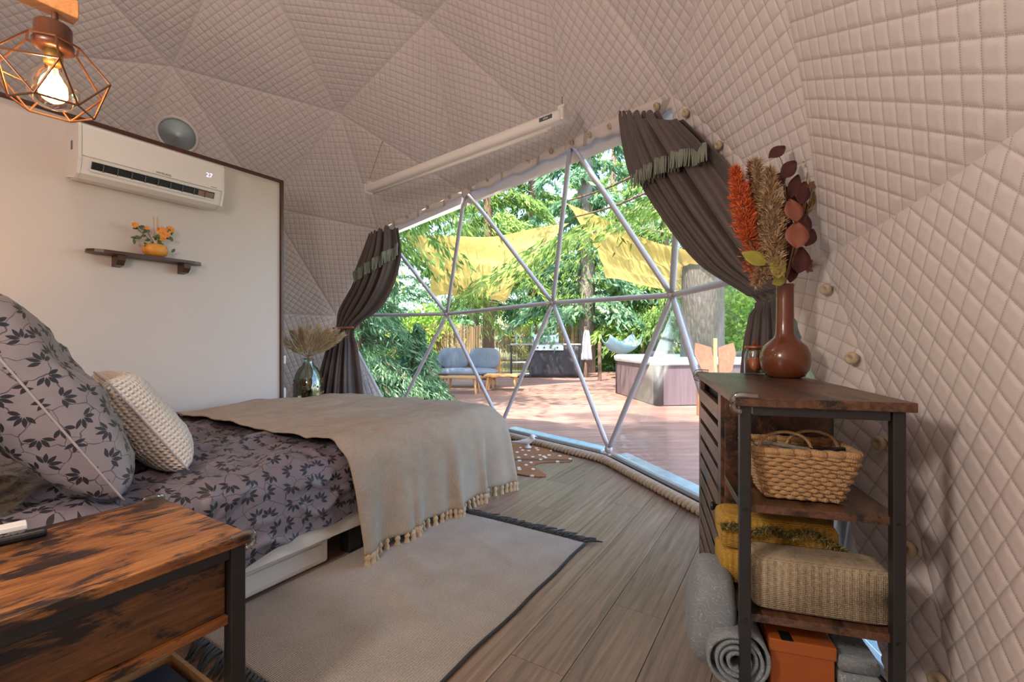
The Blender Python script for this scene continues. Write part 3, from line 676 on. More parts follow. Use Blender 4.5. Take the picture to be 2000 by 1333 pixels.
for i in range(4): MB().lathe([(.025, 0), (.025, .03), (0, .03)], gc + Vector((-.24 + i * .19, -.355, .88)), 12, (0, -1, 0)).build('dial', M['black_plastic'], gl_)
tp = thing('sink_tap', 'curved chrome tap at the left end of the dark counter', 'tap', gc + Vector((-.85, .1, .995)))
MB().tube(smooth_path([gc + Vector((-.85, .1, .995)), gc + Vector((-.85, .1, 1.2)), gc + Vector((-.8, 0, 1.27)), gc + Vector((-.75, -.08, 1.2)), gc + Vector((-.75, -.08, 1.12))]), .014, 8).build('spout', M['steel'], tp, True)
MB().bbox(gc + Vector((-.85, .1, 1.0)), (.06, .06, .02), .004).build('tap_base', M['steel'], tp)
# towel on a post
tw = Vector((2.16, 13.35, DZ)); t = thing('towel_post', 'dark wooden post at the right end of the counter', 'post', tw); MB().tube([tw, tw + sZ * 1.5], .05, 8).build('post', M['bark_red'], t); MB().tube([tw + sZ * 1.38 + Vector((0, -.05, 0)), tw + sZ * 1.40 + Vector((0, -.14, 0))], .012, 6).build('peg', M['bark_red'], t)
o = MB().grid(lambda u, v: tw + Vector(((u - .5) * (.10 + .22 * (1 - v) ** .6), -.12 - .04 * math.sin(u * 14), .52 + .86 * v)), 20, 12, th=.012).build('hanging_towel', plain('pale_towel', (.62, .60, .66), .95), None, True, base=tw + Vector((0, -.12, .52))); tag(o, 'pale towel hanging on the post beside the grill', 'towel')
# hammock
hA, hB = Vector((2.35, 12.2, .85)), Vector((3.9, 13.6, .95)); t = thing('hammock', 'pale blue hammock slung low behind the hot tub', 'hammock', (hA + hB) / 2 + Vector((0, 0, -.4)))
def hm(u, v):
    p = hA.lerp(hB, .12 + u * .76); p.z -= .40 * 4 * u * (1 - u) * .9 - .10; w = .42 * math.sin(PI * (.12 + .76 * u)); n_ = Vector((-.67, .74, 0)); return p + n_ * ((v - .5) * 2 * w) + Vector((0, 0, .22 * (2 * v - 1) ** 2))
MB().grid(hm, 20, 10, th=.006).build('hammock_cloth', plain('pale_blue_cloth', (.36, .55, .66), .9), t, True)
for e in (hA, hB): MB().tube([e, e.lerp((hA + hB) / 2, .14) + Vector((0, 0, -.06))], .012, 6).build('hammock_rope', M['rope'], t); MB().tube([(e.x, e.y, GZ - .05), (e.x, e.y, e.z + .1)], .05, 8).build('hammock_post', M['bark_red'], t)
# hot tub
def tub_mat():
    n = NT('purple_brown_tub_panel'); v = n.mapping(n.co(), (22, 22, .8)); f = n.noise(v, 1.5, 5); n.bump(f, .3, .004); return n.fin(n.mix(f, (.085, .055, .062), (.20, .14, .15)), .55)
M['tub'] = tub_mat(); M['tub_shell'] = plain('pearl_tub_shell', (.62, .72, .74), .2, var=.06, scale=6)
tc = Vector((3.22, 8.55, DZ)); tX = Vector((.992, .12, 0)).normalized(); tY = Vector((-tX.y, tX.x, 0))
t = thing('hot_tub', 'square hot tub with purple-brown skirt and pearl shell on the deck', 'hot tub', tc)
hw = .98
def rsq(w, r, n=6):
    out = []
    for (sx, sy, a0) in ((1, 1, 0), (-1, 1, 90), (-1, -1, 180), (1, -1, 270)):
        for q in range(n + 1): a = math.radians(a0 + 90 * q / n); out.append((sx * (w - r) + r * math.cos(a), sy * (w - r) + r * math.sin(a)))
    return out
def ringloft(levels, m, name, parent):
    vs = []; n = None
    for (poly, z) in levels:
        n = len(poly); vs += [tc + tX * x + tY * y + sZ * z for x, y in poly]
    fs = []
    for k in range(len(levels) - 1):
        for i in range(n): j = (i + 1) % n; fs.append((k * n + i, k * n + j, (k + 1) * n + j, (k + 1) * n + i))
    fs.append(tuple((len(levels) - 1) * n + i for i in range(n)))
    return MB().add(vs, fs).build(name, m, parent, True)
for i in range(4):
    a = i * PI / 2; X = tX * math.cos(a) + tY * math.sin(a); Y = -tX * math.sin(a) + tY * math.cos(a)
    for j in (-1, 1): MB().bbox(tc + Y * (-hw + .012) + X * (.43 * j) + sZ * .34, (.845, .03, .66), .006, X, Y).build('skirt_panel', M['tub'], t)
    MB().tube([tc + (X - Y) * (hw - .075) + sZ * .01, tc + (X - Y) * (hw - .075) + sZ * .67], .085, 14).build('corner_post', plain('tub_corner', (.05, .035, .04), .5), t, True)
sh = ringloft([(rsq(hw + .02, .14), .67), (rsq(hw + .05, .15), .70), (rsq(hw + .05, .15), .77), (rsq(hw, .15), .80), (rsq(hw - .16, .16), .80), (rsq(hw - .24, .18), .74), (rsq(hw - .3, .2), .3)], M['tub_shell'], 'shell', t)
for (i, j) in ((-.8, -.55), (-.1, -.86), (.62, -.84)): cushion('headrest', tc + tX * i + tY * j + sZ * .85, (.34, .16, .10), tX, tY, sZ, M['counter'], t, 3)
ringloft([(rsq(hw - .25, .18), .66), (rsq(hw - .26, .18), .665)], plain('pool_water', (.12, .32, .38), .05), 'water', t)
# wing-backed wooden chair
wc = Vector((2.95, 6.35, DZ)); M['chair_wood'] = wood('red_brown_timber', [(.25, (.13, .045, .022)), (.5, (.26, .105, .05)), (.75, (.38, .18, .10))], 'Z', 1.3, .5, .15)
t = thing('garden_chair', 'red-brown wooden garden chair with two wing-shaped back boards', 'chair', wc)
wing = [(.0, -.05), (.09, -.10), (.19, .03), (.27, .26), (.25, .43), (.14, .40), (.02, .36)]
for s_ in (-1, 1): MB().prism([(s_ * x, y) for x, y in (wing if s_ > 0 else wing[::-1])], wc + Vector((.03 * s_, .22, .62)), Vector((1, 0, 0)), Vector((0, .2, .98)), Vector((0, -.98, .2)), .025).build('wing_board', M['chair_wood'], t)
MB().bbox(wc + Vector((0, .26, .80)), (.055, .03, .62), .006).build('centre_slat', M['oak'], t)
for i in range(4): MB().bbox(wc + Vector((0, -.22 + i * .13, .43)), (.56, .115, .025), .006).build('seat_slat', M['chair_wood'], t)
for i in (-1, 1):
    for j in (-1, 1): MB().bbox(wc + Vector((.25 * i, .22 * j, .215)), (.055, .055, .43), .006).build('leg', M['chair_wood'], t)
MB().bbox(wc + Vector((0, .23, .50)), (.5, .03, .1), .006).build('back_rail', M['chair_wood'], t)
# ================================================================== bed, bedding, night table, rugs
from mathutils import noise as mn
def sprig_mat(name, base1, base2, leaf, scale=14.5):
    n = NT(name); uv = n.co('UV'); vo = n.voronoi(uv, scale, 'F1', .28, '2D')
    d = n.new('ShaderNodeVectorMath', operation='SUBTRACT'); n.l.new(uv, d.inputs[0]); n.l.new(vo.outputs['Position'], d.inputs[1])
    sc2 = n.new('ShaderNodeVectorMath', operation='SCALE'); n.l.new(d.outputs[0], sc2.inputs[0]); sc2.inputs['Scale'].default_value = scale
    cs = n.new('ShaderNodeSeparateColor'); n.l.new(vo.outputs['Color'], cs.inputs[0])
    ro = n.new('ShaderNodeVectorRotate', rotation_type='Z_AXIS'); n.l.new(sc2.outputs[0], ro.inputs['Vector']); n.l.new(n.math('MULTIPLY', cs.outputs[0], 6.283), ro.inputs['Angle'])
    sp = n.new('ShaderNodeSeparateXYZ'); n.l.new(ro.outputs[0], sp.inputs[0]); x, y = sp.outputs[0], sp.outputs[1]
    y = n.math('ADD', y, .22)
    r = n.math('SQRT', n.math('ADD', n.math('MULTIPLY', x, x), n.math('MULTIPLY', y, y))); th = n.math('ARCTAN2', x, y)
    step = .68; k = n.math('ABSOLUTE', n.math('SUBTRACT', n.math('FRACT', n.math('ADD', n.math('DIVIDE', th, step), .5)), .5))
    wid = n.math('MULTIPLY', n.math('SINE', n.math('MULTIPLY', n.math('DIVIDE', n.math('SUBTRACT', r, .08), .44), PI)), .084)
    on = n.math('LESS_THAN', n.math('MULTIPLY', n.math('MULTIPLY', k, step), r), wid)
    rng = n.math('MULTIPLY', n.math('GREATER_THAN', r, .08), n.math('LESS_THAN', r, .52)); fan = n.math('LESS_THAN', n.math('ABSOLUTE', th), 1.70)
    leafm = n.math('MULTIPLY', n.math('MULTIPLY', on, rng), fan)
    wob_ = n.new('ShaderNodeVectorMath', operation='MULTIPLY_ADD'); n.l.new(n.noise(uv, 13, 2, out=1), wob_.inputs[0]); wob_.inputs[1].default_value = (.07, .07, 0); n.l.new(uv, wob_.inputs[2]); ve = n.voronoi(wob_.outputs[0], scale * .95, 'DISTANCE_TO_EDGE', .9, '2D'); ln = n.math('LESS_THAN', ve.outputs[0], .016)
    m_ = n.math('MAXIMUM', leafm, n.math('MULTIPLY', ln, .75)); f = n.noise(n.co(), 7, 4)
    wv = n.noise(n.mapping(n.co(), (1, 1, 1)), 24, 5, .6, .8); n.bump(wv, .18, .01)
    return n.fin(n.mix(m_, n.mix(f, base1, base2), leaf), .55, Sheen_Weight=.03)
M['duvet'] = sprig_mat('sprig_print_shaded', (.115, .098, .120), (.20, .175, .205), (.014, .012, .020)); M['pillow_print'] = sprig_mat('sprig_print_pillow', (.15, .13, .15), (.26, .23, .255), (.014, .012, .020))  # duvet repeats the pillow print, darkened to carry its shade
def knit_mat():
    n = NT('waffle_knit_white'); uv = n.co('UV'); a = n.wave(uv, 19, .1, 1, 'X'); b = n.wave(uv, 19, .1, 1, 'Y'); h = n.math('MULTIPLY', a, b); n.bump(h, .8, .010)
    return n.fin(n.mix(h, (.60, .54, .49), (.80, .76, .73)), .9, Sheen_Weight=.03)
M['knit'] = knit_mat()
RS, FS, HT, FT_, ZT = 1.728, 3.55, .42, 2.66, .485          # near rail, far side, head, foot, mattress top
bed = thing('bed', 'low white double bed standing along the partition wall', 'bed', B((HT + FT_) / 2, (RS + FS) / 2, 0))
def bb(t0, t1, s0, s1, z0, z1, r=.005): return MB().bbox(B((t0 + t1) / 2, (s0 + s1) / 2, (z0 + z1) / 2), (t1 - t0, s1 - s0, z1 - z0), r, U, Vv)
bb(HT, FT_, RS, RS + .03, .135, .275).build('side_rail', M['bed_white'], bed); bb(HT, FT_, FS - .03, FS, .135, .275).build('side_rail', M['bed_white'], bed)
bb(FT_ - .03, FT_, RS + .03, FS - .03, .135, .275).build('foot_rail', M['bed_white'], bed); bb(.13, .17, RS + .02, FS, .0, .96).build('headboard', M['bed_white'], bed); bb(.17, HT, RS, RS + .03, .135, .275).build('head_rail', M['bed_white'], bed)
for (t_, s_) in ((2.46, RS + .06), (2.46, FS - .06), (HT + .12, FS - .06), (1.45, RS + .08)): bb(t_ - .035, t_ + .035, s_ - .035, s_ + .035, 0, .14).build('leg', M['black_metal'], bed)
bb(HT + .005, FT_ - .035, RS + .035, FS - .035, .20, .24).build('slat_base', M['oak'], bed)
mat_o = bb(HT + .02, FT_ - .04, RS + .04, FS - .04, .24, ZT - .02, .06).build('mattress', plain('mattress_cloth', (.7, .68, .64), .9), bed, True)
def drape(a, b, top=ZT, r=.09, off=0.0, sN=RS + .02, tF=FT_ - .01, bulge=.02):
    """cloth over the bed: a = distance in from the near edge (negative hangs down), b = position along the bed (past the foot hangs down)"""
    def edge(x):                        # x<0 outside -> (inset, drop) round a corner of radius r
        if x > r: return x, 0.0
        q = (r - x) / r
        if q < PI / 2: return r - r * math.sin(q), r - r * math.cos(q)
        return 0.0, r + (q - PI / 2) * r
    i, d1 = edge(a); j, d2 = edge(tF - b)
    s = sN + i - off; t = tF - j + off; z = top - d1 - d2 + off * (1 if d1 + d2 < .02 else .5)
    s -= bulge * min(1, d1 / .2); t += bulge * min(1, d2 / .2)
    return t, s, z
T0_ = 1.335
def duvet_fn(u, v):
    a = -.27 + v * (FS - RS + .23); b = HT - .10 + u * (FT_ - HT + .45)
    hang = -.255 + .03 * math.sin(b * 5.1) + .018 * math.sin(b * 13); a = max(a, hang) if v > 0 else hang
    t, s, z = drape(a, b, ZT + .015)
    w = mn.noise(Vector((b * 2.1, a * 2.6, 1.0))) * .026 + mn.noise(Vector((b * 5.5 + a * 3, a * 4, 4.0))) * .018 + abs(mn.noise(Vector((b * 3 - a * 6, a * 2.2 + b, 8.)))) * .030
    w += (.5 - abs(mn.noise(Vector((b * 6 + a * 1.5, a * 7 - b * 3, 12.))))) ** 3 * .16 - .012; k = 1.0 if a > .05 else .6
    if b > T0_ + .04: w *= .45
    if a > .05: z += w * k
    else: s -= max(0.0, w) * 1.3 + .012
    if b > FT_: t += w
    return B(t, s, max(z, .13))
nu_, nv_ = 220, 160
mb = MB().grid(duvet_fn, nu_, nv_)
do = mb.build('duvet', M['duvet'], None, True, base=B(1.5, 2.6, .27), uvfn=lambda i, p: ((i % (nu_ + 1)) / nu_ * 2.45, (i // (nu_ + 1)) / nv_ * 2.05))
tag(do, 'grey duvet printed with dark leaf sprigs spread over the bed', 'duvet')
# throw blanket with tassels
T0, T1_ = 1.335, 2.635
def throw_fn(u, v):
    b = T0 + u * (T1_ - T0) ; a = 1.72 - v * (1.72 + .43)
    if v > .999: a = -.43
    t, s, z = drape(a, min(b, FT_ - .12), ZT + .042, .11, .012, RS - .002, FT_ + .1)
    t = b + .025 * mn.noise(Vector((a * 1.5, 3, 1))) + (-.045 * sstep(.0, -.4, a) * (1 - u) if False else 0)
    h = sstep(.02, -.40, a) if a < .02 else 0; h = max(0, min(1, (.02 - a) / .42))
    fold = math.sin(u * 27 + 1.2 * math.sin(u * 9)) * .6 + math.sin(u * 57 + 2) * .25 + math.sin(u * 13 + 1) * .4
    s -= h * (.052 + .040 * fold) + .014 * min(1, h * 12) ; t += h * .028 * math.cos(u * 27)
    z += (1 - h) * (mn.noise(Vector((b * 2.4, a * 2.6, 2.0))) * .022 + mn.noise(Vector((b * 7 + a * 3, a * 9, 5.0))) * .010 + abs(mn.noise(Vector((b * 4 + a * 5, a * 3 - b * 2, 9.)))) * .014)
    return B(t, s, z)
NU, NV = 200, 110
th = thing('throw_blanket', 'beige woven throw with yarn tassels draped across the bed', 'blanket', B(1.98, 2.6, ZT + .02))
tcl = MB().grid(throw_fn, NU, NV, th=.006).build('throw_cloth', M['throw'], th, True)
def tassel_shape():
    m = MB().lathe([(0, 0), (.006, -.001), (.011, -.008), (.012, -.016), (.008, -.023), (.011, -.032), (.015, -.060), (.016, -.082), (.010, -.088), (0, -.088)], n=9)
    for q in range(7): a = q * .9; m.tube([(math.cos(a) * .011, math.sin(a) * .011, -.05), (math.cos(a) * .017, math.sin(a) * .017, -.094 - .006 * (q % 3))], [.003, .0015], 4)
    return m
ts = None; NT_ = 40
for i in range(NT_):
    p = throw_fn((i + .5) / NT_, 1.0) + Vector((0, 0, .004)); L = Matrix.Translation(p) @ Matrix.Rotation(rnd.uniform(0, 6), 4, 'Z') @ Matrix.Rotation(rnd.uniform(-.16, .16), 4, 'X') @ Matrix.Scale(rnd.uniform(1.15, 1.42), 4)
    L = WM[th.name].inverted() @ L
    if ts is None:
        q = tassel_shape(); me = bpy.data.meshes.new('tassel'); me.from_pydata(q.v, [], q.f); me.update(); me.materials.append(M['tassel']); me.polygons.foreach_set('use_smooth', [True] * len(me.polygons))
        ts = bpy.data.objects.new('tassel', me); COL.objects.link(ts); ts.parent = th; ts.matrix_local = L; WM['tassel'] = WM[th.name] @ L
    else: copy_part(ts, th, L)
# pillows: flat-edged cushions; X across (along the bed width), Y up the lean, Z thickness
def pillow(name, label, c, X, Y, w, h, d, m, uvs=1.0, wr=.012, seed=0.0, seam=None):
    Z = X.cross(Y).normalized(); t = thing(name, label, 'pillow', Vector(c) - Y * (h / 2)); n = 36
    def side(sg):
        def fn(u, v):
            x, y = 2 * u - 1, 2 * v - 1; e = ((1 - x ** 4) * (1 - y ** 4)); z = max(0, e) ** .42
            px = x * (1 - .07 * (1 - abs(y) ** 2.5) * 1) ; py = y * (1 - .07 * (1 - abs(x) ** 2.5))
            wv = wr * (mn.noise(Vector((x * 2 + seed, y * 2, sg))) * 1.6 + abs(mn.noise(Vector((x * 4 + y * 3 + seed, y * 4, sg + 3)))) * 1.2) * z
            return Vector(c) + X * (px * w / 2) + Y * (py * h / 2) + Z * sg * (z * d / 2 + wv)
        return fn
    f = MB().grid(side(1), n, n); k = len(f.v); f.grid(side(-1), n, n)
    f.f = f.f[:n * n] + [tuple(reversed(q)) for q in f.f[n * n:]]
    G = np.array([tuple(q) for q in f.v]).reshape(2, n + 1, n + 1, 3)
    du = np.concatenate([np.zeros((2, n + 1, 1)), np.cumsum(np.linalg.norm(np.diff(G, axis=2), axis=3), axis=2)], 2); dv = np.concatenate([np.zeros((2, 1, n + 1)), np.cumsum(np.linalg.norm(np.diff(G, axis=1), axis=3), axis=1)], 1)
    du -= du[:, :, n // 2:n // 2 + 1]; dv -= dv[:, n // 2:n // 2 + 1, :]; UVp = np.stack([du * uvs + seed, dv * uvs + 1.0], -1).reshape(-1, 2)
    def uvf(i, p): return tuple(UVp[i])
    f.build('pillow_case', m, t, True, uvfn=uvf)
    rim = [side(1)(u, v) for u, v in [(q / n, 0) for q in range(n)] + [(1, q / n) for q in range(n)] + [(1 - q / n, 1) for q in range(n)] + [(0, 1 - q / n) for q in range(n + 1)]]
    MB().tube(rim, .0035, 5).build('piping', seam or M['piping'], t, True, uvfn=None)
    return t
upz = Vector((0, 0, 1)); M['piping'] = plain('grey_piping', (.34, .31, .33), .8)
lean = (U * -.50 + upz * .86).normalized()
Xp = (Vv * .985 + U * .17).normalized(); Yp = (lean - Xp * lean.dot(Xp)).normalized()
c1 = B(.62, 2.10, .515) + Yp * .36
pillow('sprig_pillow', 'large grey pillow with dark leaf sprigs leaning at the bed head', c1, Xp, Yp, .74, .72, .25, M['pillow_print'], 1.0, .022, .3)
lean2 = (U * -.56 + upz * .83).normalized(); X2 = (Vv * .97 + U * .22).normalized(); Y2 = (lean2 - X2 * lean2.dot(X2)).normalized()
c2 = B(.88, 2.24, .522) + Y2 * .20
pillow('knit_pillow', 'white waffle-knit pillow leaning in front of the sprig pillow', c2, X2, Y2, .62, .42, .20, M['knit'], 1.0, .006, 2.0)
# storage box under the bed
sb = thing('storage_box', 'long white plastic box on the floor under the bed', 'box', B(.95, 2.0, 0))
bb(.585, 1.315, 1.79, 2.2, .004, .115, .012).build('box_body', M['white_plastic'], sb); bb(.575, 1.325, 1.78, 2.21, .106, .126, .006).build('lid', M['white_plastic'], sb)
bb(.62, 1.28, 1.784, 1.79, .025, .095, .003).build('front_ridge', M['white_plastic'], sb)
# night table
NH = .53; n0, n1, m0, m1 = .15, .61, 1.13, 1.62
nt = thing('night_table', 'night table with rustic wood top and black metal legs beside the bed', 'table', B((n0 + n1) / 2, (m0 + m1) / 2, 0), math.atan2(U.y, U.x))
bb(n0, n1, m0, m1, NH - .024, NH, .003).build('tabletop', M['rustic'], nt)
for t_ in (n0 + .024, n1 - .024):
    for s_ in (m0 + .024, m1 - .024): bb(t_ - .017, t_ + .017, s_ - .017, s_ + .017, 0, NH - .024, .002).build('leg', M['black_metal'], nt)
for s_ in (m0 + .024, m1 - .024): bb(n0 + .041, n1 - .041, s_ - .014, s_ + .014, NH - .05, NH - .024, .002).build('top_rail', M['black_metal'], nt); bb(n0 + .041, n1 - .041, s_ - .012, s_ + .012, .075, .10, .002).build('bottom_rail', M['black_metal'], nt)
for t_ in (n0 + .024, n1 - .024): bb(t_ - .014, t_ + .014, m0 + .041, m1 - .041, NH - .05, NH - .024, .002).build('top_rail', M['black_metal'], nt)
dr = bb(n0 + .043, n1 - .043, m0 + .030, m0 + .045, NH - .185, NH - .052, .002).build('drawer_side', M['rustic_v'], nt)
bb(n0 + .043, n1 - .043, m1 - .045, m1 - .030, NH - .185, NH - .052, .002).build('drawer_side', M['rustic_v'], nt)
bb(n0 + .041, n1 - .041, m0 + .018, m1 - .02, NH - .207, NH - .186, .002).build('drawer_bottom', M['rustic'], nt)
bb(n1 - .040, n1 - .020, m0 + .045, m1 - .045, NH - .186, NH - .052, .002).build('drawer_side', M['rustic_v'], nt)
bb(n0 + .03, n1 - .03, m0 + .03, m1 - .03, .100, .112, .002).build('lower_shelf', M['rustic'], nt)
def clear_mat(name, tint, refl=.16, blend=.35, rough=.05):
    n = NT(name); tr = n.new('ShaderNodeBsdfTransparent'); tr.inputs[0].default_value = (*tint, 1); gl = n.new('ShaderNodeBsdfGlossy'); gl.inputs['Roughness'].default_value = rough
    lw = n.new('ShaderNodeLayerWeight'); lw.inputs[0].default_value = blend; f = n.math('ADD', n.math('MULTIPLY', lw.outputs['Fresnel'], .7), refl * .3); mx = n.new('ShaderNodeMixShader')
    n.l.new(f, mx.inputs[0]); n.l.new(tr.outputs[0], mx.inputs[1]); n.l.new(gl.outputs[0], mx.inputs[2]); n.l.new(mx.outputs[0], n.out.inputs[0]); return n.m
M['clear'] = clear_mat('clear_silicone', (.88, .86, .84), .5, .4, .12); M['glass_green'] = clear_mat('green_bottle_glass', (.84, .93, .88)); M['glass'] = clear_mat('clear_glass', (.95, .95, .95))
def corner_guard(p, dx, dy, parent):       # bent silicone bead hugging a table corner
    pts = [p + dx * .045 + upz * .004, p + dx * .012 + upz * .006, p - dx * .004 - dy * .004 + upz * .0, p - dx * .004 - dy * .004 - upz * .026, p + dx * .012 - dy * .003 - upz * .032]
    MB().tube(smooth_path(pts, 5), .0065, 8).build('corner_guard', M['clear'], parent, True)
corner_guard(B(n1, m0, NH), -U, -Vv * -1, nt); corner_guard(B(n1, m1, NH), -U, -Vv, nt)
rc = thing('remote_control', 'slim black remote control at the edge of the night table', 'remote', pz(30, 1060, NH)); a_ = pz(-60, 1078, NH); b_ = pz(92, 1044, NH); d_ = (b_ - a_).normalized(); e_ = upz.cross(d_)
MB().bbox((a_ + b_) / 2 + upz * .009, ((b_ - a_).length, .034, .017), .006, d_, e_).build('handset', M['black_plastic'], rc)
for i in range(6): MB().lathe([(.006, 0), (.006, .002), (0, .002)], a_.lerp(b_, .2 + i * .09) + upz * .0175, 10).build('button', plain('grey_button', (.12, .12, .12), .5), rc)
a_ = pz(-70, 1056, NH); b_ = pz(52, 1030, NH); d_ = (b_ - a_).normalized(); e_ = upz.cross(d_)
o = MB().bbox((a_ + b_) / 2 + upz * .007, ((b_ - a_).length, .045, .013), .002, d_, e_).build('paper_booklet', plain('white_paper', (.78, .78, .76), .7), None, base=(a_ + b_) / 2); tag(o, 'white booklet lying behind the black remote on the night table', 'booklet')
tr_ = thing('wooden_tray', 'pale wooden tray on the lower shelf of the night table', 'tray', B(.44, 1.36, .112))
q0, q1, w0, w1 = .30, .565, 1.175, 1.425
bb(q0, q1, w0, w1, .112, .118, .001).build('tray_base', M['oak'], tr_)
for (a, b, c, d) in ((q0, q1, w0, w0 + .01), (q0, q1, w1 - .01, w1), (q0, q0 + .01, w0 + .01, w1 - .01), (q1 - .01, q1, w0 + .01, w1 - .01)): bb(a, b, c, d, .118, .162, .001).build('tray_side', M['oak'], tr_)
for k, (z, lb, c_, ins) in enumerate(((.1185, 'pale-edged dark blue book lying at the bottom of the tray', (.03, .06, .12), .018), (.1365, 'dark blue book with pale edge on top in the tray', (.018, .035, .075), .026))):
    bk = thing('book', lb, 'book', B((q0 + q1) / 2, (w0 + w1) / 2, z)); bb(q0 + ins, q1 - ins, w0 + ins, w1 - ins, z, z + .003, .001).build('cover', plain('book_cover_%d' % k, c_, .35), bk); bb(q0 + ins + .003, q1 - ins - .003, w0 + ins + .003, w1 - ins - .003, z + .003, z + .014, .001).build('pages', plain('book_pages_%d' % k, (.6, .66, .68), .8), bk); bb(q0 + ins, q1 - ins, w0 + ins, w1 - ins, z + .014, z + .017, .001).build('cover', plain('book_cover2_%d' % k, c_, .35), bk)
# woven rug with black fringe
def rug_mat():
    n = NT('oatmeal_weave'); uv = n.co('UV'); a = n.wave(uv, 62, 1.5, 2, 'X'); b = n.wave(uv, 34, 2.5, 2, 'Y'); f = n.noise(uv, 6, 5); h = n.math('ADD', n.math('MULTIPLY', a, .6), n.math('MULTIPLY', b, .4)); n.bump(h, .5, .006)
    sp_ = n.noise(uv, 180, 2, .7); k = n.math('ADD', n.math('MULTIPLY', f, .22), n.math('ADD', n.math('MULTIPLY', h, .28), n.math('MULTIPLY', sp_, .5)))
    return n.fin(n.ramp(k, [(.3, (.20, .17, .15)), (.52, (.39, .345, .30)), (.75, (.56, .51, .46))]), .95, Sheen_Weight=.03)
r0, r1, e0, e1 = .75, 2.09, .872, 1.76
rg = thing('woven_rug', 'oatmeal woven rug with black fringe on the floor beside the bed', 'rug', B(1.4, 1.3, 0))
def rug_h(t, s):
    h = .0
    for (tt, ss, L_, wd, am) in ((1.50, 1.42, .22, .035, .016), (1.25, 1.18, .26, .04, .020), (1.0, 1.02, .30, .035, .014), (1.75, 1.10, .30, .03, .010), (1.55, .98, .22, .03, .008), (1.10, 1.40, .2, .05, .010)):
        x = (t - tt) * .35 + (s - ss) * .94; y_ = (t - tt) * .94 - (s - ss) * .35; h += .6 * am * math.exp(-(y_ / wd) ** 2 - (x / L_) ** 2)
    return h * sstep(e0, e0 + .22, s) + .002 * (1 + mn.noise(Vector((t * 5, s * 5, 0))))
wob = lambda t: .002 * math.sin(t * 7) + .002 * math.sin(t * 17)
NR1, NR2 = 110, 76
MB().grid(lambda u, v: B(lerp(r0, r1, u), lerp(e0 + wob(lerp(r0, r1, u)), e1, v), .008 + rug_h(lerp(r0, r1, u), lerp(e0, e1, v))), NR1, NR2, th=.006).build('rug_weave', rug_mat(), rg, True, uvfn=lambda i, p: ((i % ((NR1 + 1) * (NR2 + 1)) % (NR1 + 1)) / NR1 * 1.34, (i % ((NR1 + 1) * (NR2 + 1)) // (NR1 + 1)) / NR2 * .89))
MB().tube([B(lerp(r0, r1, q / 60), e0 - .002 + wob(lerp(r0, r1, q / 60)), .006 + rug_h(lerp(r0, r1, q / 60), e0)) for q in range(61)], .005, 6).build('edge_binding', M['black_yarn'], rg, True)
for end, sg, cnt in ((r1, 1, 58), (r0, -1, 46)):
    for i in range(cnt):
        s_ = lerp(e0 + .0, e1 - .02, (i + .5) / cnt) + rnd.uniform(-.004, .004); L_ = rnd.uniform(.055, .10); sk = rnd.uniform(-.06, .02) - .03; p = B(end, s_, .008)
        MB().tube([p, B(end + sg * L_ * .4, s_ + sk * .3, .014), B(end + sg * L_ * .75, s_ + sk * .7, .010), B(end + sg * L_, s_ + sk, .006)], [.005, .006, .005, .003], 6).build('fringe_tassel', M['black_yarn'], rg, True)
# spotted hide on the floor by the window
def hide_mat():
    n = NT('spotted_hide'); c = n.co(); v = n.voronoi(n.mapping(c, (1.25, .8, 1)), 9.5, 'F1', 1.0, '2D'); sp_ = n.math('LESS_THAN', n.math('ADD', v.outputs['Distance'], n.math('MULTIPLY', n.noise(c, 25, 3), .12)), .24); f = n.noise(c, 9, 4)
    cxy = n.new('ShaderNodeSeparateXYZ'); n.l.new(c, cxy.inputs[0]); spine = n.math('LESS_THAN', n.math('ABSOLUTE', n.math('ADD', cxy.outputs[1], n.math('MULTIPLY', n.noise(c, 5, 2), .03))), .028)
    col = n.mix(f, (.20, .065, .018), (.36, .135, .04)); col = n.mix(n.math('MULTIPLY', spine, .8), col, (.05, .03, .02)); col = n.mix(sp_, col, (.68, .58, .47)); n.bump(n.noise(c, 150, 3), .5, .004)
    return n.fin(col, .85, Sheen_Weight=.03)
hp = [(1005, 866), (1030, 872), (1052, 868), (1076, 871), (1079, 884), (1098, 890), (1116, 896), (1114, 902), (1084, 903), (1060, 904), (1046, 908), (1043, 914), (1052, 922), (1066, 928), (1062, 932), (1030, 930), (1005, 926), (985, 927), (955, 935), (930, 925), (945, 905), (915, 890), (930, 878), (965, 880), (975, 868)]
P_ = [pz(x, y, .006) for x, y in hp]; cen = sum(P_, Vector()) / len(P_); P_ = smooth_path(P_ + [P_[0]], 4)[:-1]; k = len(P_)
mb = MB(); vs = [cen + upz * .006] + [p + upz * .003 for p in P_] + [p - upz * .004 for p in P_]
mb.add(vs, [(0, 1 + i, 1 + (i + 1) % k) for i in range(k)] + [(1 + (i + 1) % k, 1 + i, 1 + k + i, 1 + k + (i + 1) % k) for i in range(k)])
o = mb.build('hide_rug', hide_mat(), None, base=cen); tag(o, 'orange-brown hide with white spots lying by the window', 'hide')
bp_ = pz(1031, 875, .012); k = .23 / 46
def bpt(px, py): return bp_ + Vector(((px - 1031) * k, (px - 1031) * k * -.15, (868 - py) * k))
bird = thing('bird_ornament', 'small white bird ornament standing beside the spotted hide', 'ornament', bp_)
rads = [.003, .005, .007, .009, .011, .013, .016, .019, .021, .023, .025, .027, .028, .028, .027, .026, .026, .027, .028, .029, .028, .025, .020, .013, .008, .005, .003, .002, .001]
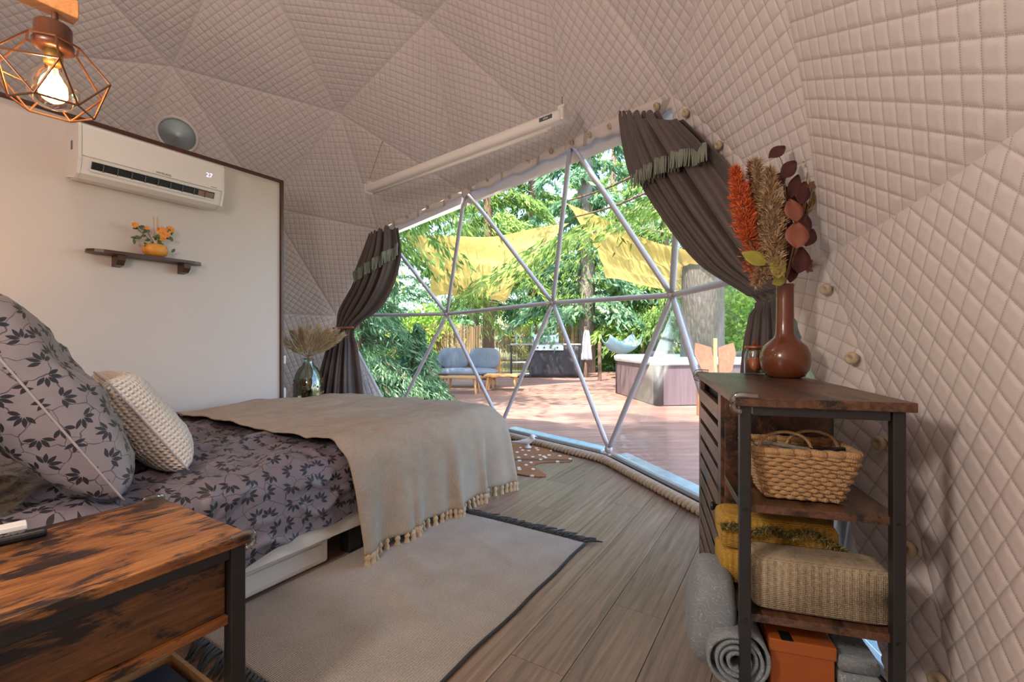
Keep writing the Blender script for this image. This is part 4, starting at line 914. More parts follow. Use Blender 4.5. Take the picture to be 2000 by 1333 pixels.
MB().tube(smooth_path([bpt(1001, 857), bpt(1012, 858), bpt(1022, 857), bpt(1031, 856), bpt(1037, 852), bpt(1041, 847.5), bpt(1044.5, 846.5), bpt(1049, 848)], 4), rads, 12).build('body', M['white_plastic'], bird, True)
MB().lathe([(.034, 0), (.034, .006), (.016, .02), (.013, .045), (.018, .07)], bp_, 16).build('foot', M['white_plastic'], bird, True)
# ================================================================== cabinet on the right and what stands in and on it
CO = Vector((.505, 1.02, 0)); CA = Vector((.958, -.2857, 0)).normalized(); CB = Vector((.2857, .958, 0)).normalized()
CL, CM, CT = .328, .855, .874
def C(w, q, z): return CO + CA * w + CB * q + Vector((0, 0, z))
def cb(w0, w1, q0, q1, z0, z1, r=.002): return MB().bbox(C((w0 + w1) / 2, (q0 + q1) / 2, (z0 + z1) / 2), (w1 - w0, q1 - q0, z1 - z0), r, CA, CB)
cab = thing('storage_cabinet', 'dark brown cabinet with slatted door, open end shelves and black posts', 'cabinet', C(CL / 2, CM / 2, 0), math.atan2(CA.y, CA.x))
cb(-.004, CL + .004, -.006, CM, CT - .020, CT, .002).build('top_board', M['cabinet'], cab)
for w in (.018, CL - .022):
    for q in (.018, CM - .022): cb(w - .0115, w + .0115, q - .0115, q + .0115, 0, CT - .02, .002).build('post', M['black_metal'], cab)
cb(.034, CL - .038, .006, .030, CT - .040, CT - .020, .001).build('top_rail', M['black_metal'], cab)
cb(.034, CL - .038, CM - .034, CM - .010, CT - .040, CT - .020, .001).build('top_rail', M['black_metal'], cab)
for w in (.018, CL - .022):
    for z in (.618, .372): MB().lathe([(.005, 0), (.005, .0025), (0, .003)], C(w, .0065, z), 10, -CB).build('bolt', M['black_plastic'], cab)
cb(.012, .272, .253, .268, .10, CT - .02).build('partition_panel', M['cabinet'], cab)
for z1, nm in ((.630, 'shelf'), (.383, 'shelf'), (.200, 'shelf')): cb(.010, CL - .012, .020, .252, z1 - .018, z1, .0015).build(nm, M['cabinet'], cab)
cb(.012, CL - .02, .27, CM - .02, .10, .118).build('bottom_board', M['cabinet'], cab)
cb(CL - .058, CL - .050, .27, CM - .02, .118, CT - .02).build('back_panel', M['cabinet'], cab)
cb(.012, CL - .058, CM - .038, CM - .022, .118, CT - .02).build('side_panel', M['cabinet'], cab)
d0, d1 = .272, CM - .022
door = cb(.034, .040, d0 + .01, d1 - .01, .13, CT - .03).build('door', M['black_metal'], cab)
for (a, b) in ((d0, d0 + .052), (d1 - .052, d1)): cb(.004, .020, a, b, .122, CT - .022, .0015).build('stile', M['cabinet'], door)
zz = .122; first = True
while zz < CT - .05:
    h = .046; cb(.004, .020, d0 + .052, d1 - .052, zz, min(zz + h, CT - .022), .0015).build('slat', M['cabinet'], door); zz += h + .0185
MB().tube([C(.004, d0 + .022, .527), C(-.008, d0 + .022, .527), C(-.012, d0 + .022, .527), C(-.020, d0 + .022, .527)], [.006, .007, .012, .013], 12).build('knob', M['black_plastic'], door, True)
corner_guard(C(-.004, -.006, CT), CA, -CB, cab); corner_guard(C(-.004, CM, CT), CA, CB * 1.0, cab)
# terracotta vase
vp = C(.262, .655, CT); M['vase'] = plain('brown_glazed_clay', (.155, .045, .018), .24, var=.2, scale=5, Coat_Weight=.3)
vs_ = thing('bottle_vase', 'glossy brown bottle vase with long neck on the cabinet', 'vase', vp)
MB().lathe([(0, .003), (.045, .0), (.058, .006), (.072, .028), (.078, .060), (.076, .085), (.066, .108), (.048, .126), (.034, .138), (.029, .152), (.0275, .20), (.027, .27), (.0265, .312), (.029, .318), (.027, .322), (.022, .318), (.021, .25), (.02, .16), (0, .15)], vp, 40).build('vase_body', M['vase'], vs_, True)
# dried stems
mouth = vp + upz * .318
def fib_mat(name, a, b, c):
    n = NT(name); g = n.new('ShaderNodeNewGeometry'); return n.fin(n.ramp(g.outputs['Random Per Island'], [(0, a), (.5, b), (1, c)]), .85)
M['orange_plume'] = fib_mat('orange_plume', (.42, .06, .02), (.66, .12, .03), (.80, .24, .07)); M['rust_plume'] = fib_mat('rust_plume', (.13, .035, .025), (.25, .08, .05), (.36, .15, .09))
M['tan_plume'] = fib_mat('tan_plume', (.28, .16, .08), (.44, .29, .16), (.60, .44, .27)); M['ear'] = fib_mat('olive_ears', (.20, .13, .04), (.34, .24, .09), (.46, .35, .16)); M['pampas'] = fib_mat('pampas', (.42, .31, .17), (.64, .51, .33), (.82, .70, .52))
M['stem'] = plain('dry_stem', (.25, .16, .06), .8, var=.2, scale=60)
def leafm(name, a, b):
    n = NT(name); f = n.noise(n.co(), 30, 4); return n.fin(n.mix(f, a, b), .5)
M['red_leaf'] = leafm('dark_red_leaf', (.045, .010, .012), (.13, .030, .026)); M['brown_leaf'] = leafm('copper_leaf', (.19, .055, .030), (.32, .11, .07)); M['green_leaf'] = leafm('yellow_green_leaf', (.23, .22, .03), (.42, .38, .07)); M['olive_leaf'] = leafm('olive_leaf', (.13, .06, .035), (.22, .12, .06))
VY = vp.y
def plume(label, tip, base, w, m, n, dy=0.0, ls=.019, name='dried_plume'):
    w = w * 1.3; n = int(n * 1.3); a = pix(*tip, VY + dy); b = pix(*base, VY + dy); t = thing(name, label, 'dried stem', mouth, 0, 'dried stems in the brown vase')
    MB().tube(smooth_path([mouth - upz * .12, mouth, mouth.lerp(b, .5) + upz * .01, b, a], 4), [.0022] * 17, 5).build('stem', M['stem'], t, True)
    k = nr.random(n); ang = nr.random(n) * 2 * PI; prof = w * np.sin(PI * np.clip(k * .86 + .14, 0, 1)) ** .7 * (1 - .35 * k); rr = prof * nr.random(n) ** .5
    ax = np.array(a - b); L_ = np.linalg.norm(ax); e1 = np.cross(ax, [0, 1, 0]); e1 /= np.linalg.norm(e1); e2 = np.cross(ax / L_, e1)
    R_ = np.outer(np.cos(ang), e1) + np.outer(np.sin(ang), e2); P = np.array(b) + np.outer(k, ax) + R_ * rr[:, None]
    rr2 = .75 + .5 * np.sin(ang * 3 + k * 23) * np.cos(k * 41); P = np.array(b) + np.outer(k, ax) + R_ * (rr * rr2)[:, None]; D = R_ * 1.0 + ax / L_ * .8 + nr.normal(size=P.shape) * .45; V_, F_ = sprays(P, D, ls * (.5 + 1.0 * nr.random(n)), ls * .16 * (.7 + .6 * nr.random(n))); np_mesh('plume', V_, F_, m, t, smooth=False); return t
plume('bright orange feathery plume, the most vivid of the bouquet', (1436, 330), (1462, 470), .030, M['orange_plume'], 2600)
plume('orange wispy lower plume below the bright orange one', (1462, 440), (1480, 545), .030, M['orange_plume'], 900, .02)
plume('rust brown plume behind the tan ones', (1470, 317), (1480, 500), .032, M['rust_plume'], 2200, .05)
plume('tall thin tan feathery plume beside the rust one', (1478, 314), (1496, 520), .026, M['tan_plume'], 2200, .01)
plume('thick tan plume in the middle of the bouquet', (1503, 332), (1508, 490), .036, M['tan_plume'], 3000, -.03)
plume('short tan fluffy sprig drooping under the orange plume', (1476, 555), (1496, 520), .020, M['tan_plume'], 600, -.03)
plume('low tan sprig just above the vase mouth', (1512, 470), (1515, 545), .022, M['tan_plume'], 700, -.05)
def leaf(parent, px, py, ang, L_, w, m, dy=0.0, tilt=.4, name='leaf'):
    L_ *= 1.2; w *= 1.18; c = pix(px, py, VY + dy); a = math.radians(ang); Y = Vector((math.sin(a), tilt * .5, math.cos(a))).normalized(); X = Y.cross(Vector((.25 * math.sin(px), -1, .2))).normalized(); Z = X.cross(Y)
    def fn(u, v):
        ww = w * math.sin(PI * (v * .97 + .015)) ** .85 * (1.12 - .3 * v); x = (2 * u - 1); return c + Y * ((v - .5) * L_) + X * (x * ww / 2) + Z * (.10 * L_ * x * x * .5 - .12 * L_ * (v - .4) ** 2)
    MB().grid(fn, 4, 8, th=.0008).build(name, m, parent, True)
def leaf_stem(label, pts, leaves, dy=0.0):
    t = thing('leaf_stem', label, 'dried stem', mouth, 0, 'dried stems in the brown vase')
    P_ = [mouth - upz * .12, mouth] + [pix(x, y, VY + dy) for x, y in pts]; P_ = smooth_path(P_, 5); MB().tube(P_, [.0025 - .0015 * i / len(P_) for i in range(len(P_))], 6).build('stem', M['stem'], t, True)
    for (px, py, an, l_, w, mk, d2) in leaves: leaf(t, px, py, an, l_, w, M[mk], dy + d2)
leaf_stem('tall dark red leafed stem rising above the bouquet', [(1535, 500), (1535, 400), (1530, 330), (1522, 305)], [(1518, 297, 55, .070, .036, 'red_leaf', 0), (1540, 331, 45, .078, .044, 'red_leaf', -.01), (1521, 352, 40, .07, .038, 'red_leaf', .02), (1531, 410, -10, .09, .042, 'red_leaf', .02), (1528, 470, 10, .085, .045, 'red_leaf', .03), (1534, 440, 18, .085, .05, 'red_leaf', .03), (1541, 385, -14, .08, .042, 'red_leaf', .03)])
leaf_stem('dark red leafed stem leaning towards the grass ears', [(1545, 500), (1558, 430), (1565, 380)], [(1551, 364, 25, .085, .036, 'red_leaf', .01), (1567, 377, 22, .080, .046, 'red_leaf', -.02), (1568, 434, -12, .085, .044, 'red_leaf', 0), (1581, 464, 30, .062, .040, 'red_leaf', -.01), (1562, 508, 15, .085, .060, 'red_leaf', .0), (1545, 500, -5, .09, .055, 'red_leaf', .03), (1562, 405, 8, .085, .045, 'red_leaf', .03), (1545, 530, 12, .07, .04, 'red_leaf', .02), (1590, 361, 70, .05, .022, 'olive_leaf', -.01), (1576, 525, 110, .045, .016, 'olive_leaf', 0)])
leaf_stem('copper brown round-leafed stem at the front of the bouquet', [(1540, 520), (1552, 470), (1549, 400)], [(1549, 411, -8, .070, .054, 'brown_leaf', -.045), (1556, 459, 8, .080, .064, 'brown_leaf', -.06)], -.02)
leaf_stem('yellow-green leafed stem low in the bouquet', [(1515, 545), (1500, 520)], [(1474, 505, -62, .075, .046, 'green_leaf', -.03), (1518, 520, 5, .075, .044, 'green_leaf', -.06), (1522, 549, 70, .05, .03, 'green_leaf', -.05), (1515, 398, 10, .035, .018, 'green_leaf', 0)])
def ear_stem(label, pts, w=.008):
    t = thing('grass_ear', label, 'dried stem', mouth, 0, 'dried stems in the brown vase'); P_ = [mouth - upz * .12, mouth] + [pix(x, y, VY + .01) for x, y in pts]
    MB().tube(smooth_path(P_, 5), .0016, 5).build('stem', M['stem'], t, True); a, b = P_[-1], P_[-2]; n = 420; k = nr.random(n); ang = nr.random(n) * 6.28
    ax = np.array(a - b); e1 = np.cross(ax, [0, 1, 0]); e1 /= np.linalg.norm(e1); e2 = np.array([0, 1.0, 0]); R_ = np.outer(np.cos(ang), e1) + np.outer(np.sin(ang), e2)
    P = np.array(b) + np.outer(k, ax) + R_ * (w * .6 * (1 - .4 * k))[:, None]; V_, F_ = sprays(P, R_ * .5 + ax / np.linalg.norm(ax), np.full(n, .011), np.full(n, .005)); np_mesh('ear', V_, F_, M['ear'], t, smooth=False)
ear_stem('straight upright olive grass ear beside the dark leaves', [(1562, 450), (1577, 330), (1565, 275)]); ear_stem('slanting olive grass ear reaching highest of all', [(1565, 450), (1583, 345), (1608, 295)]); ear_stem('lower slanting olive grass ear beside the highest one', [(1568, 455), (1592, 365), (1609, 315)]); ear_stem('drooping short grass ear beside the copper leaves', [(1560, 480), (1578, 415), (1606, 350)])
t = thing('curled_tendril', 'thin curled brown tendril above the grass ears', 'dried stem', mouth, 0, 'dried stems in the brown vase'); MB().tube(smooth_path([mouth - upz * .1, mouth, pix(1570, 440, VY), pix(1590, 340, VY), pix(1593, 300, VY), pix(1600, 272, VY)], 5), .0014, 5).build('stem', M['stem'], t, True); leaf(t, 1600, 272, 75, .014, .007, M['red_leaf'])
# candle jar
cp = C(.196, .79, CT); cj = thing('candle_jar', 'glass candle jar with amber wax and copper lid behind the vase', 'candle', cp)
MB().lathe([(.034, .001), (.037, .004), (.037, .075), (.034, .083), (.031, .088), (.031, .098), (.029, .098), (.029, .088), (.034, .074), (.034, .008), (0, .008)], cp, 28).build('jar', M['glass'], cj, True)
MB().lathe([(0, .009), (.033, .009), (.033, .062), (0, .063)], cp, 28).build('wax', plain('amber_wax', (.60, .17, .05), .4), cj, True)
ld = MB().lathe([(.035, .098), (.036, .100), (.036, .106), (.034, .108), (0, .108)], cp, 28).build('lid', plain('copper_lid', (.40, .13, .04), .35, .5), cj, True)
MB().lathe([(.005, .108), (.004, .114), (.009, .120), (.006, .126), (0, .127)], cp, 12).build('lid_knob', plain('red_knob', (.24, .03, .02), .4), ld, True)
# seagrass basket
bk_c = C(.150, .125, .631); M['seagrass'] = cloth('seagrass', (.30, .155, .06), (.58, .37, .18), 500, .8, .6, 60, .1)
bs = thing('seagrass_basket', 'woven seagrass basket on the upper shelf of the cabinet', 'basket', bk_c)
def brow(z, k, ph, r):
    hx, hy = .075 + .030 * k, .056 + .022 * k; pts = []
    per = rsq(1.0, .18, 4); n = 88; P2 = [Vector((x * hx, y * hy, 0)) for x, y in per]; P2.append(P2[0]); ln = [0]
    for i in range(len(P2) - 1): ln.append(ln[-1] + (P2[i + 1] - P2[i]).length)
    for i in range(n + 1):
        s_ = ln[-1] * i / n; j = 0
        while j < len(ln) - 2 and ln[j + 1] < s_: j += 1
        p = P2[j].lerp(P2[j + 1], (s_ - ln[j]) / max(1e-9, ln[j + 1] - ln[j])); o = .0048 * math.sin(i * PI / 2 + ph); q = p * (1 + o / p.length)
        pts.append(bk_c + CA * q.x + CB * q.y + upz * (z + .0008 * math.sin(i * 1.7 + ph)))
    return pts
cb(.150 - .07, .150 + .07, .125 - .05, .125 + .05, .632, .637).build('basket_floor', M['seagrass'], bs)
nrow = 11
for i in range(nrow): MB().tube(brow(.009 + i * .0098, i / (nrow - 1), PI * (i % 2), .006), .0056, 6).build('weave_row', M['seagrass'], bs, True)
rim_ = MB().tube(brow(.009 + nrow * .0098, 1.0, 0, .006), .0085, 7).build('rim', M['seagrass'], bs, True)
for i, p in enumerate(brow(.009 + nrow * .0098, 1.0, 0, .006)[::2]): MB().lathe([(0, -.009), (.0075, -.006), (.0095, 0), (.0075, .006), (0, .009)], p, 6, (p - bk_c).normalized() + upz * .8).build('rim_wrap', M['seagrass'], rim_, True)
for dq in (-.012, .020): MB().tube(smooth_path([C(.075 + dq * 2, .075 + dq, .735), C(.095 + dq * 2, .09 + dq, .772), C(.14 + dq * 2, .105 + dq, .785), C(.185 + dq * 2, .11 + dq, .772), C(.205 + dq * 2, .115 + dq, .735)], 5), .0036, 7).build('handle', M['seagrass'], bs, True)
wh = thing('braided_cord', 'black and cream braided cord with black handle inside the basket', 'cord', C(.14, .10, .735))
MB().tube(smooth_path([C(.075, .16, .735), C(.058, .115, .748), C(.085, .085, .757), C(.13, .088, .752), C(.175, .10, .744)], 6), .0048, 8).build('cord_loop', cloth('braid', (.02, .02, .02), (.5, .48, .42), 1500, .8, .3, 140), wh, True); MB().tube([C(.170, .10, .745), C(.20, .105, .742), C(.245, .112, .748)], [.006, .008, .006], 10).build('cord_handle', M['black_plastic'], wh, True)
# folded blankets
def weave_mat(name, a, b, c, sc_=60):
    n = NT(name); co_ = n.co(); w1 = n.wave(n.mapping(co_, (1, 1, 1)), sc_, .6, 2, 'X'); w2 = n.wave(co_, sc_ * .7, .6, 2, 'Z'); w3 = n.wave(co_, sc_ * .7, .4, 1, 'Y'); h = n.math('MULTIPLY', n.math('ADD', n.math('ADD', w1, w2), w3), .333); v = n.noise(n.mapping(co_, (30, 6, 4)), 1, 4); sp_ = n.noise(co_, 160, 2)
    n.bump(h, .8, .005); k = n.math('ADD', n.math('MULTIPLY', h, .35), n.math('ADD', n.math('MULTIPLY', v, .35), n.math('MULTIPLY', sp_, .35))); return n.fin(n.ramp(k, [(.33, a), (.52, b), (.72, c)]), .95, Sheen_Weight=.03)
M['beige_blanket'] = weave_mat('beige_gold_weave', (.19, .14, .10), (.42, .33, .21), (.60, .51, .37), 105); M['mustard'] = weave_mat('mustard_weave', (.32, .15, .015), (.56, .31, .035), (.70, .45, .10), 110); M['olive_fringe'] = fib_mat('olive_fringe', (.10, .08, .02), (.22, .17, .05), (.36, .29, .10))
def folded(name, label, w0, w1, q0, q1, z0, z1, m, layers=2, seed=0.0, r=None):
    t = thing(name, label, 'blanket', C((w0 + w1) / 2, (q0 + q1) / 2, z0)); H = (z1 - z0) / layers
    for k in range(layers):
        zc = z0 + H * (k + .5); r_ = H * .5
        def fn(u, v, zc=zc, r_=r_, k=k):
            a = u * 2 * PI; x = math.copysign(abs(math.cos(a)) ** .22, math.cos(a)); z = math.copysign(abs(math.sin(a)) ** .34, math.sin(a)); q = lerp(q0 + .004 * k, q1, v); e = 1 - .12 * max(0, abs(2 * v - 1) - .8) / .2
            p = C(lerp(w0, w1, .5 + x * .5), q, zc + z * r_ * .985 * e); return p + upz * (.003 * mn.noise(Vector((u * 9 + seed, v * 5, k)))) * (1 if z > 0 else 0)
        f = MB().grid(fn, 48, 12, True)
        f.f.append(tuple(range(47, -1, -1))); f.f.append(tuple(12 * 48 + i for i in range(48)))
        f.build('fold', m, t, True)
    return t
folded('beige_blanket', 'beige and gold woven blanket folded on the lower shelf', .036, CL - .012, .036, .135, .384, .508, M['beige_blanket'], 1, 1.0)
mu = folded('mustard_blanket', 'mustard yellow blanket with olive fringe folded behind the beige one', -.014, .245, .139, .25, .384, .556, M['mustard'], 2, 4.0)
n = 2600; u_ = nr.random(n); P = np.array([C(lerp(-.012, .255, a), .128 + .012 * b, .530 + .006 * math.sin(a * 20) - .035 * max(0, a - .85) / .15) for a, b in zip(u_, nr.random(n))]); V_, F_ = sprays(P, nr.normal(size=P.shape) * .7 + np.array(-CB) * .6 + np.array([0, 0, -.2]), np.full(n, .014), np.full(n, .0035)); tag(np_mesh('fringe', V_, F_, M['olive_fringe'], mu, smooth=False), kind='stuff')
# orange box and paisley cloths at the bottom
ob_ = thing('orange_box', 'plain orange cardboard box on the bottom shelf of the cabinet', 'box', C(.13, .11, .2))
cb(.076, .204, .045, .215, .2005, .318, .003).build('box_body', plain('orange_card', (.36, .085, .012), .55, var=.06, scale=8), ob_); cb(.073, .207, .042, .218, .292, .322, .003).build('lid', plain('orange_card_lid', (.38, .095, .014), .5, var=.06, scale=8), ob_); cb(.098, .122, .041, .075, .3222, .3235, .0005).build('black_tag', M['black_plastic'], ob_)
def paisley_mat():
    n = NT('grey_blue_paisley'); c = n.co(); wv = n.wave(n.mapping(c, (1, 1, 1)), 16, 9, 3, 'DIAGONAL', dscale=2.2); ln = n.ramp(wv, [(.40, (0, 0, 0)), (.48, (1, 1, 1)), (.55, (0, 0, 0))]); f = n.noise(c, 14, 4); n.bump(n.noise(c, 300, 2), .4, .003)
    return n.fin(n.mix(n.math('MULTIPLY', ln, .8), n.mix(f, (.14, .165, .19), (.26, .295, .325)), (.55, .57, .57)), .9, Sheen_Weight=.03)
M['paisley'] = paisley_mat()
pr = thing('paisley_throw', 'rolled grey-blue paisley throw bulging out of the bottom shelf', 'blanket', C(0, .1, .2))
rc_ = C(.012, .02, .268)
def spiral(u, v):
    a = u * 4.2 * 2 * PI; r = .010 + .054 * u; k = (1 + .05 * math.sin(a * 1.5)); return C(.004, .020 + v * .20, .268) + CA * (math.cos(a) * r * k) + upz * (math.sin(a) * r * k * 1.0)
MB().grid(spiral, 150, 8, th=.007).build('rolled_end', M['paisley'], pr, True)
cushion('folded_stack', C(-.040, .155, .312), (.105, .20, .235), (CA + upz * -.10).normalized(), CB, (upz + CA * .10).normalized(), M['paisley'], pr, 6, 40, 24)
folded('paisley_cloth', 'grey paisley cloth folded flat right of the orange box', .211, CL - .040, .036, .20, .2005, .308, M['paisley'], 3, 7.0)
# ================================================================== wall unit, shelf, lamps, screen, curtains, floor vase
# air conditioner
a0, a1, s0, s1, z0, z1 = .90, 1.675, 3.445, 3.65, 1.945, 2.243
ac = thing('air_conditioner', 'white split air conditioner high on the partition wall', 'air conditioner', B((a0 + a1) / 2, s1, z0))
prof = [(s1, z0 + .03), (s1 - .03, z0 + .006), (s1 - .13, z0), (s1 - .175, z0 + .02), (s0 + .018, z0 + .06), (s0 + .004, z0 + .10), (s0, z0 + .14), (s0, z1 - .02), (s0 + .012, z1 - .004), (s0 + .03, z1), (s1, z1)]
def ext(poly, t0, t1):
    m = MB(); k = len(poly); vs = [B(t0, s, z) for s, z in poly] + [B(t1, s, z) for s, z in poly]; fs = [tuple(range(k)), tuple(range(2 * k - 1, k - 1, -1))]
    for i in range(k): j = (i + 1) % k; fs.append((i, i + k, j + k, j))
    return m.add(vs, fs)
ext(prof, a0 + .012, a1 - .012).build('casing', M['white_plastic'], ac)
for q in (a0, a1 - .014): ext([(s1, z0 + .024), (s1 - .13, z0 - .004), (s1 - .18, z0 + .015), (s0 + .012, z0 + .055), (s0 - .004, z0 + .10), (s0 - .005, z1 - .018), (s0 + .01, z1 + .003), (s1, z1 + .003)], q, q + .014).build('end_cap', M['white_plastic'], ac)
fp = ext([(s0 + .001, z0 + .112), (s0 - .010, z0 + .115), (s0 - .010, z1 - .022), (s0 + .006, z1 - .001), (s0 + .02, z1 + .004)], a0 + .016, a1 - .016).build('front_panel', M['white_plastic'], ac)
def onslope(t, k, o=0.0):   # point on the sloped outlet face
    return B(t, lerp(s0 + .002, s1 - .17, k), lerp(z0 + .10, z0 + .018, k)) + (Vv * -.40 + upz * -.92) * 0 + (Vv * -.5 - upz * .86).normalized() * o
def slab(t0, t1, k0, k1, o0, o1): 
    vs = [onslope(t, k, o) for o in (o0, o1) for (t, k) in ((t0, k0), (t1, k0), (t1, k1), (t0, k1))]; return MB().add(vs, [(0, 1, 2, 3), (7, 6, 5, 4), (0, 4, 5, 1), (1, 5, 6, 2), (2, 6, 7, 3), (3, 7, 4, 0)])
slab(a0 + .06, a1 - .06, .06, .60, .002, .006).build('outlet_slot', M['black_plastic'], ac)
for i in range(9): t_ = a0 + .11 + i * .068; slab(t_, t_ + .004, .08, .5, .006, .016).build('vane', plain('grey_vane_%d' % i, (.10, .10, .10), .5), ac)
slab(a1 - .16, a1 - .065, .10, .50, .006, .009).build('outlet_plate', plain('brown_plate', (.22, .14, .11), .5), ac)
slab(a0 + .055, a1 - .055, .52, .60, .004, .016).build('louver', M['white_plastic'], ac)
MB().bbox(B(a0 - .001, s1 - .10, z0 + .19), (.004, .022, .05), .001, U, Vv).build('rating_label', plain('grey_sticker', (.10, .10, .12), .5), ac)
M['print'] = plain('dark_print', (.05, .05, .055), .5); led = NT('led_digits'); M['led'] = led.fin((.6, .6, .9), .5, Emission_Color=(.62, .60, 1.0, 1), Emission_Strength=1.2)
text_mesh('brand_lettering', 'SAMSUNG', .018, B((a0 + a1) / 2 + .02, s0 - .0105, z0 + .127), U, upz, M['print'], ac); text_mesh('display_digits', '27', .042, B(a1 - .10, s0 - .0105, z0 + .20), U, upz, M['led'], ac); text_mesh('small_print', 'inverter', .012, B(a1 - .07, s0 - .0105, z0 + .127), U, upz, M['print'], ac)
# wall shelf
ws = thing('wall_shelf', 'narrow dark wooden shelf on two brackets on the partition wall', 'shelf', B(1.28, WS, 1.55)); M['dark_wood'] = wood('dark_stained_wood', [(.25, (.020, .008, .006)), (.5, (.055, .020, .012)), (.75, (.10, .042, .024))], 'X', 1.6, .35, .12)
sh_l, sh_r, sz_ = .975, 1.585, 1.552
poly = [(sh_l + .03, WS - .005), (sh_l, WS - .03), (sh_l - .004, WS - .07), (sh_l + .02, WS - .115), (sh_l + .06, WS - .13), (sh_r - .06, WS - .13), (sh_r - .02, WS - .115), (sh_r + .004, WS - .07), (sh_r, WS - .03), (sh_r - .03, WS - .005)]
mb = MB(); k = len(poly); mb.add([B(t, s, sz_ - .018) for t, s in poly] + [B(t, s, sz_) for t, s in poly], [tuple(range(k - 1, -1, -1)), tuple(range(k, 2 * k))] + [(i, (i + 1) % k, k + (i + 1) % k, k + i) for i in range(k)]); mb.build('shelf_board', M['dark_wood'], ws)
for t_ in (1.13, 1.49): ext([(WS - .001, sz_ - .018), (WS - .105, sz_ - .018), (WS - .10, sz_ - .05), (WS - .07, sz_ - .078), (WS - .001, sz_ - .085)], t_ - .02, t_ + .02).build('bracket', M['dark_wood'], ws)
pp = B(1.315, WS - .072, sz_); fpot = thing('flower_pot', 'yellow pumpkin-shaped pot on the wall shelf', 'pot', pp)
def pump(u, v):
    a = u * 2 * PI; b = v * PI; r = .072 * math.sin(b) ** .7 * (1 + .05 * math.cos(a * 8)) ; return pp + Vector((math.cos(a) * r, math.sin(a) * r * .85, .045 - .044 * math.cos(b)))
MB().grid(pump, 48, 12, True).build('pot_body', plain('yellow_glaze', (.62, .27, .04), .45, var=.15, scale=30), fpot, True)
pl_ = thing('rose_plant', 'small orange-flowered plant with two sticks in the yellow pot', 'plant', pp + upz * .086)
for dx in (-.008, .010): MB().tube([pp + upz * .06 + U * dx, pp + upz * .27 + U * (dx * 1.1)], .0028, 6).build('stick', M['oak'], pl_)
M['rose_leaf'] = leafm('dark_green_leaf', (.03, .055, .012), (.08, .12, .03)); M['petal'] = leafm('orange_petal', (.60, .17, .02), (.78, .33, .05))
top_ = [(-.115, .185, .017), (-.055, .18, .013), (.035, .165, .036), (.075, .195, .022), (.028, .135, .024)]
for (dx, dz, r) in top_:
    q = pp + U * dx + upz * dz; MB().tube(smooth_path([pp + upz * .07, pp + U * (dx * .3) + upz * (dz * .6), q], 4), .0022, 5).build('stem', M['rose_leaf'], pl_)
    fl_ = MB()
    for j in range(9):
        a = j * 2.4; e = (U * math.cos(a) + upz * math.sin(a)); c_ = q - Vv * .01 + e * r * .35
        fl_.grid(lambda u, v, c_=c_, e=e, j=j: c_ + (e * ((v - .3) * r * 1.1)) + (e.cross(Vv)) * ((u - .5) * r * 1.1 * math.sin(PI * (v * .8 + .15))) - Vv * (.3 * r * (v - .2) + .002 * j), 3, 4)
    fl_.build('flower', M['petal'], pl_, True)
for i in range(30):
    a = rnd.uniform(-.13, .115); z_ = rnd.uniform(.06, .20) if abs(a) > .03 else rnd.uniform(.06, .14); q = pp + U * a + upz * z_ - Vv * rnd.uniform(-.02, .03); an = rnd.uniform(0, 6.28); e = U * math.cos(an) + upz * math.sin(an); f = e.cross(Vv)
    MB().grid(lambda u, v: q + e * ((v - .5) * .034) + f * ((u - .5) * .018 * math.sin(PI * (v * .9 + .05))) - Vv * (.006 * math.sin(v * 3)), 2, 4).build('leaf', M['rose_leaf'], pl_, True)
# white switch boxes on the wall's end
for z_, lb, h in ((.84, 'small white socket box on the end of the partition wall, upper one', .07), (.55, 'white socket box low on the end of the partition wall', .10)):
    o_ = thing('socket_box', lb, 'socket', B(WT + .05, WS + .09, z_ - h / 2)); bb(WT + .0235, WT + .085, WS + .05, WS + .11, z_ - h / 2, z_ + h / 2, .004).build('box_body', M['white_plastic'], o_); bb(WT + .034, WT + .075, WS + .046, WS + .05, z_ - h / 4, z_ + h / 4, .001).build('socket_plate', M['bed_white'], o_)
# round vent on the lining
def liner_hit(px, py):
    d = np.array(pix(px, py, 1.0)) - np.array([0, 0, CAM_H]); o = np.array([0, 0, CAM_H]); best = None
    for f in LIN_F:
        a, b, c = [DC + DU[i] * RL for i in f]; n = np.cross(b - a, c - a); den = n @ d
        if abs(den) < 1e-9: continue
        t = n @ (a - o) / den
        if t <= .05: continue
        p = o + d * t; ok = all(np.cross(y_ - x_, p - x_) @ n >= -1e-9 for x_, y_ in ((a, b), (b, c), (c, a))) or all(np.cross(y_ - x_, p - x_) @ n <= 1e-9 for x_, y_ in ((a, b), (b, c), (c, a)))
        if ok and (best is None or t < best[0]):
            nn = n / np.linalg.norm(n); nn = nn if nn @ (DC - p) > 0 else -nn; best = (t, Vector(p), Vector(nn))
    return best
_, vpnt, vn = liner_hit(347, 263); ven = thing('roof_vent', 'round clear plastic vent set in the quilted lining above the air conditioner', 'vent', vpnt)
MB().lathe([(.172, .0), (.176, .014), (.168, .022), (.150, .020), (.150, .0)], vpnt, 36, vn).build('vent_ring', M['white_plastic'], ven, True)
MB().lathe([(.150, .010), (.12, .004), (.06, -.0), (0, .012)], vpnt, 36, vn).build('vent_cone', plain('pearl_plastic', (.62, .76, .80), .12, var=.1, scale=6, Coat_Weight=.5), ven, True)
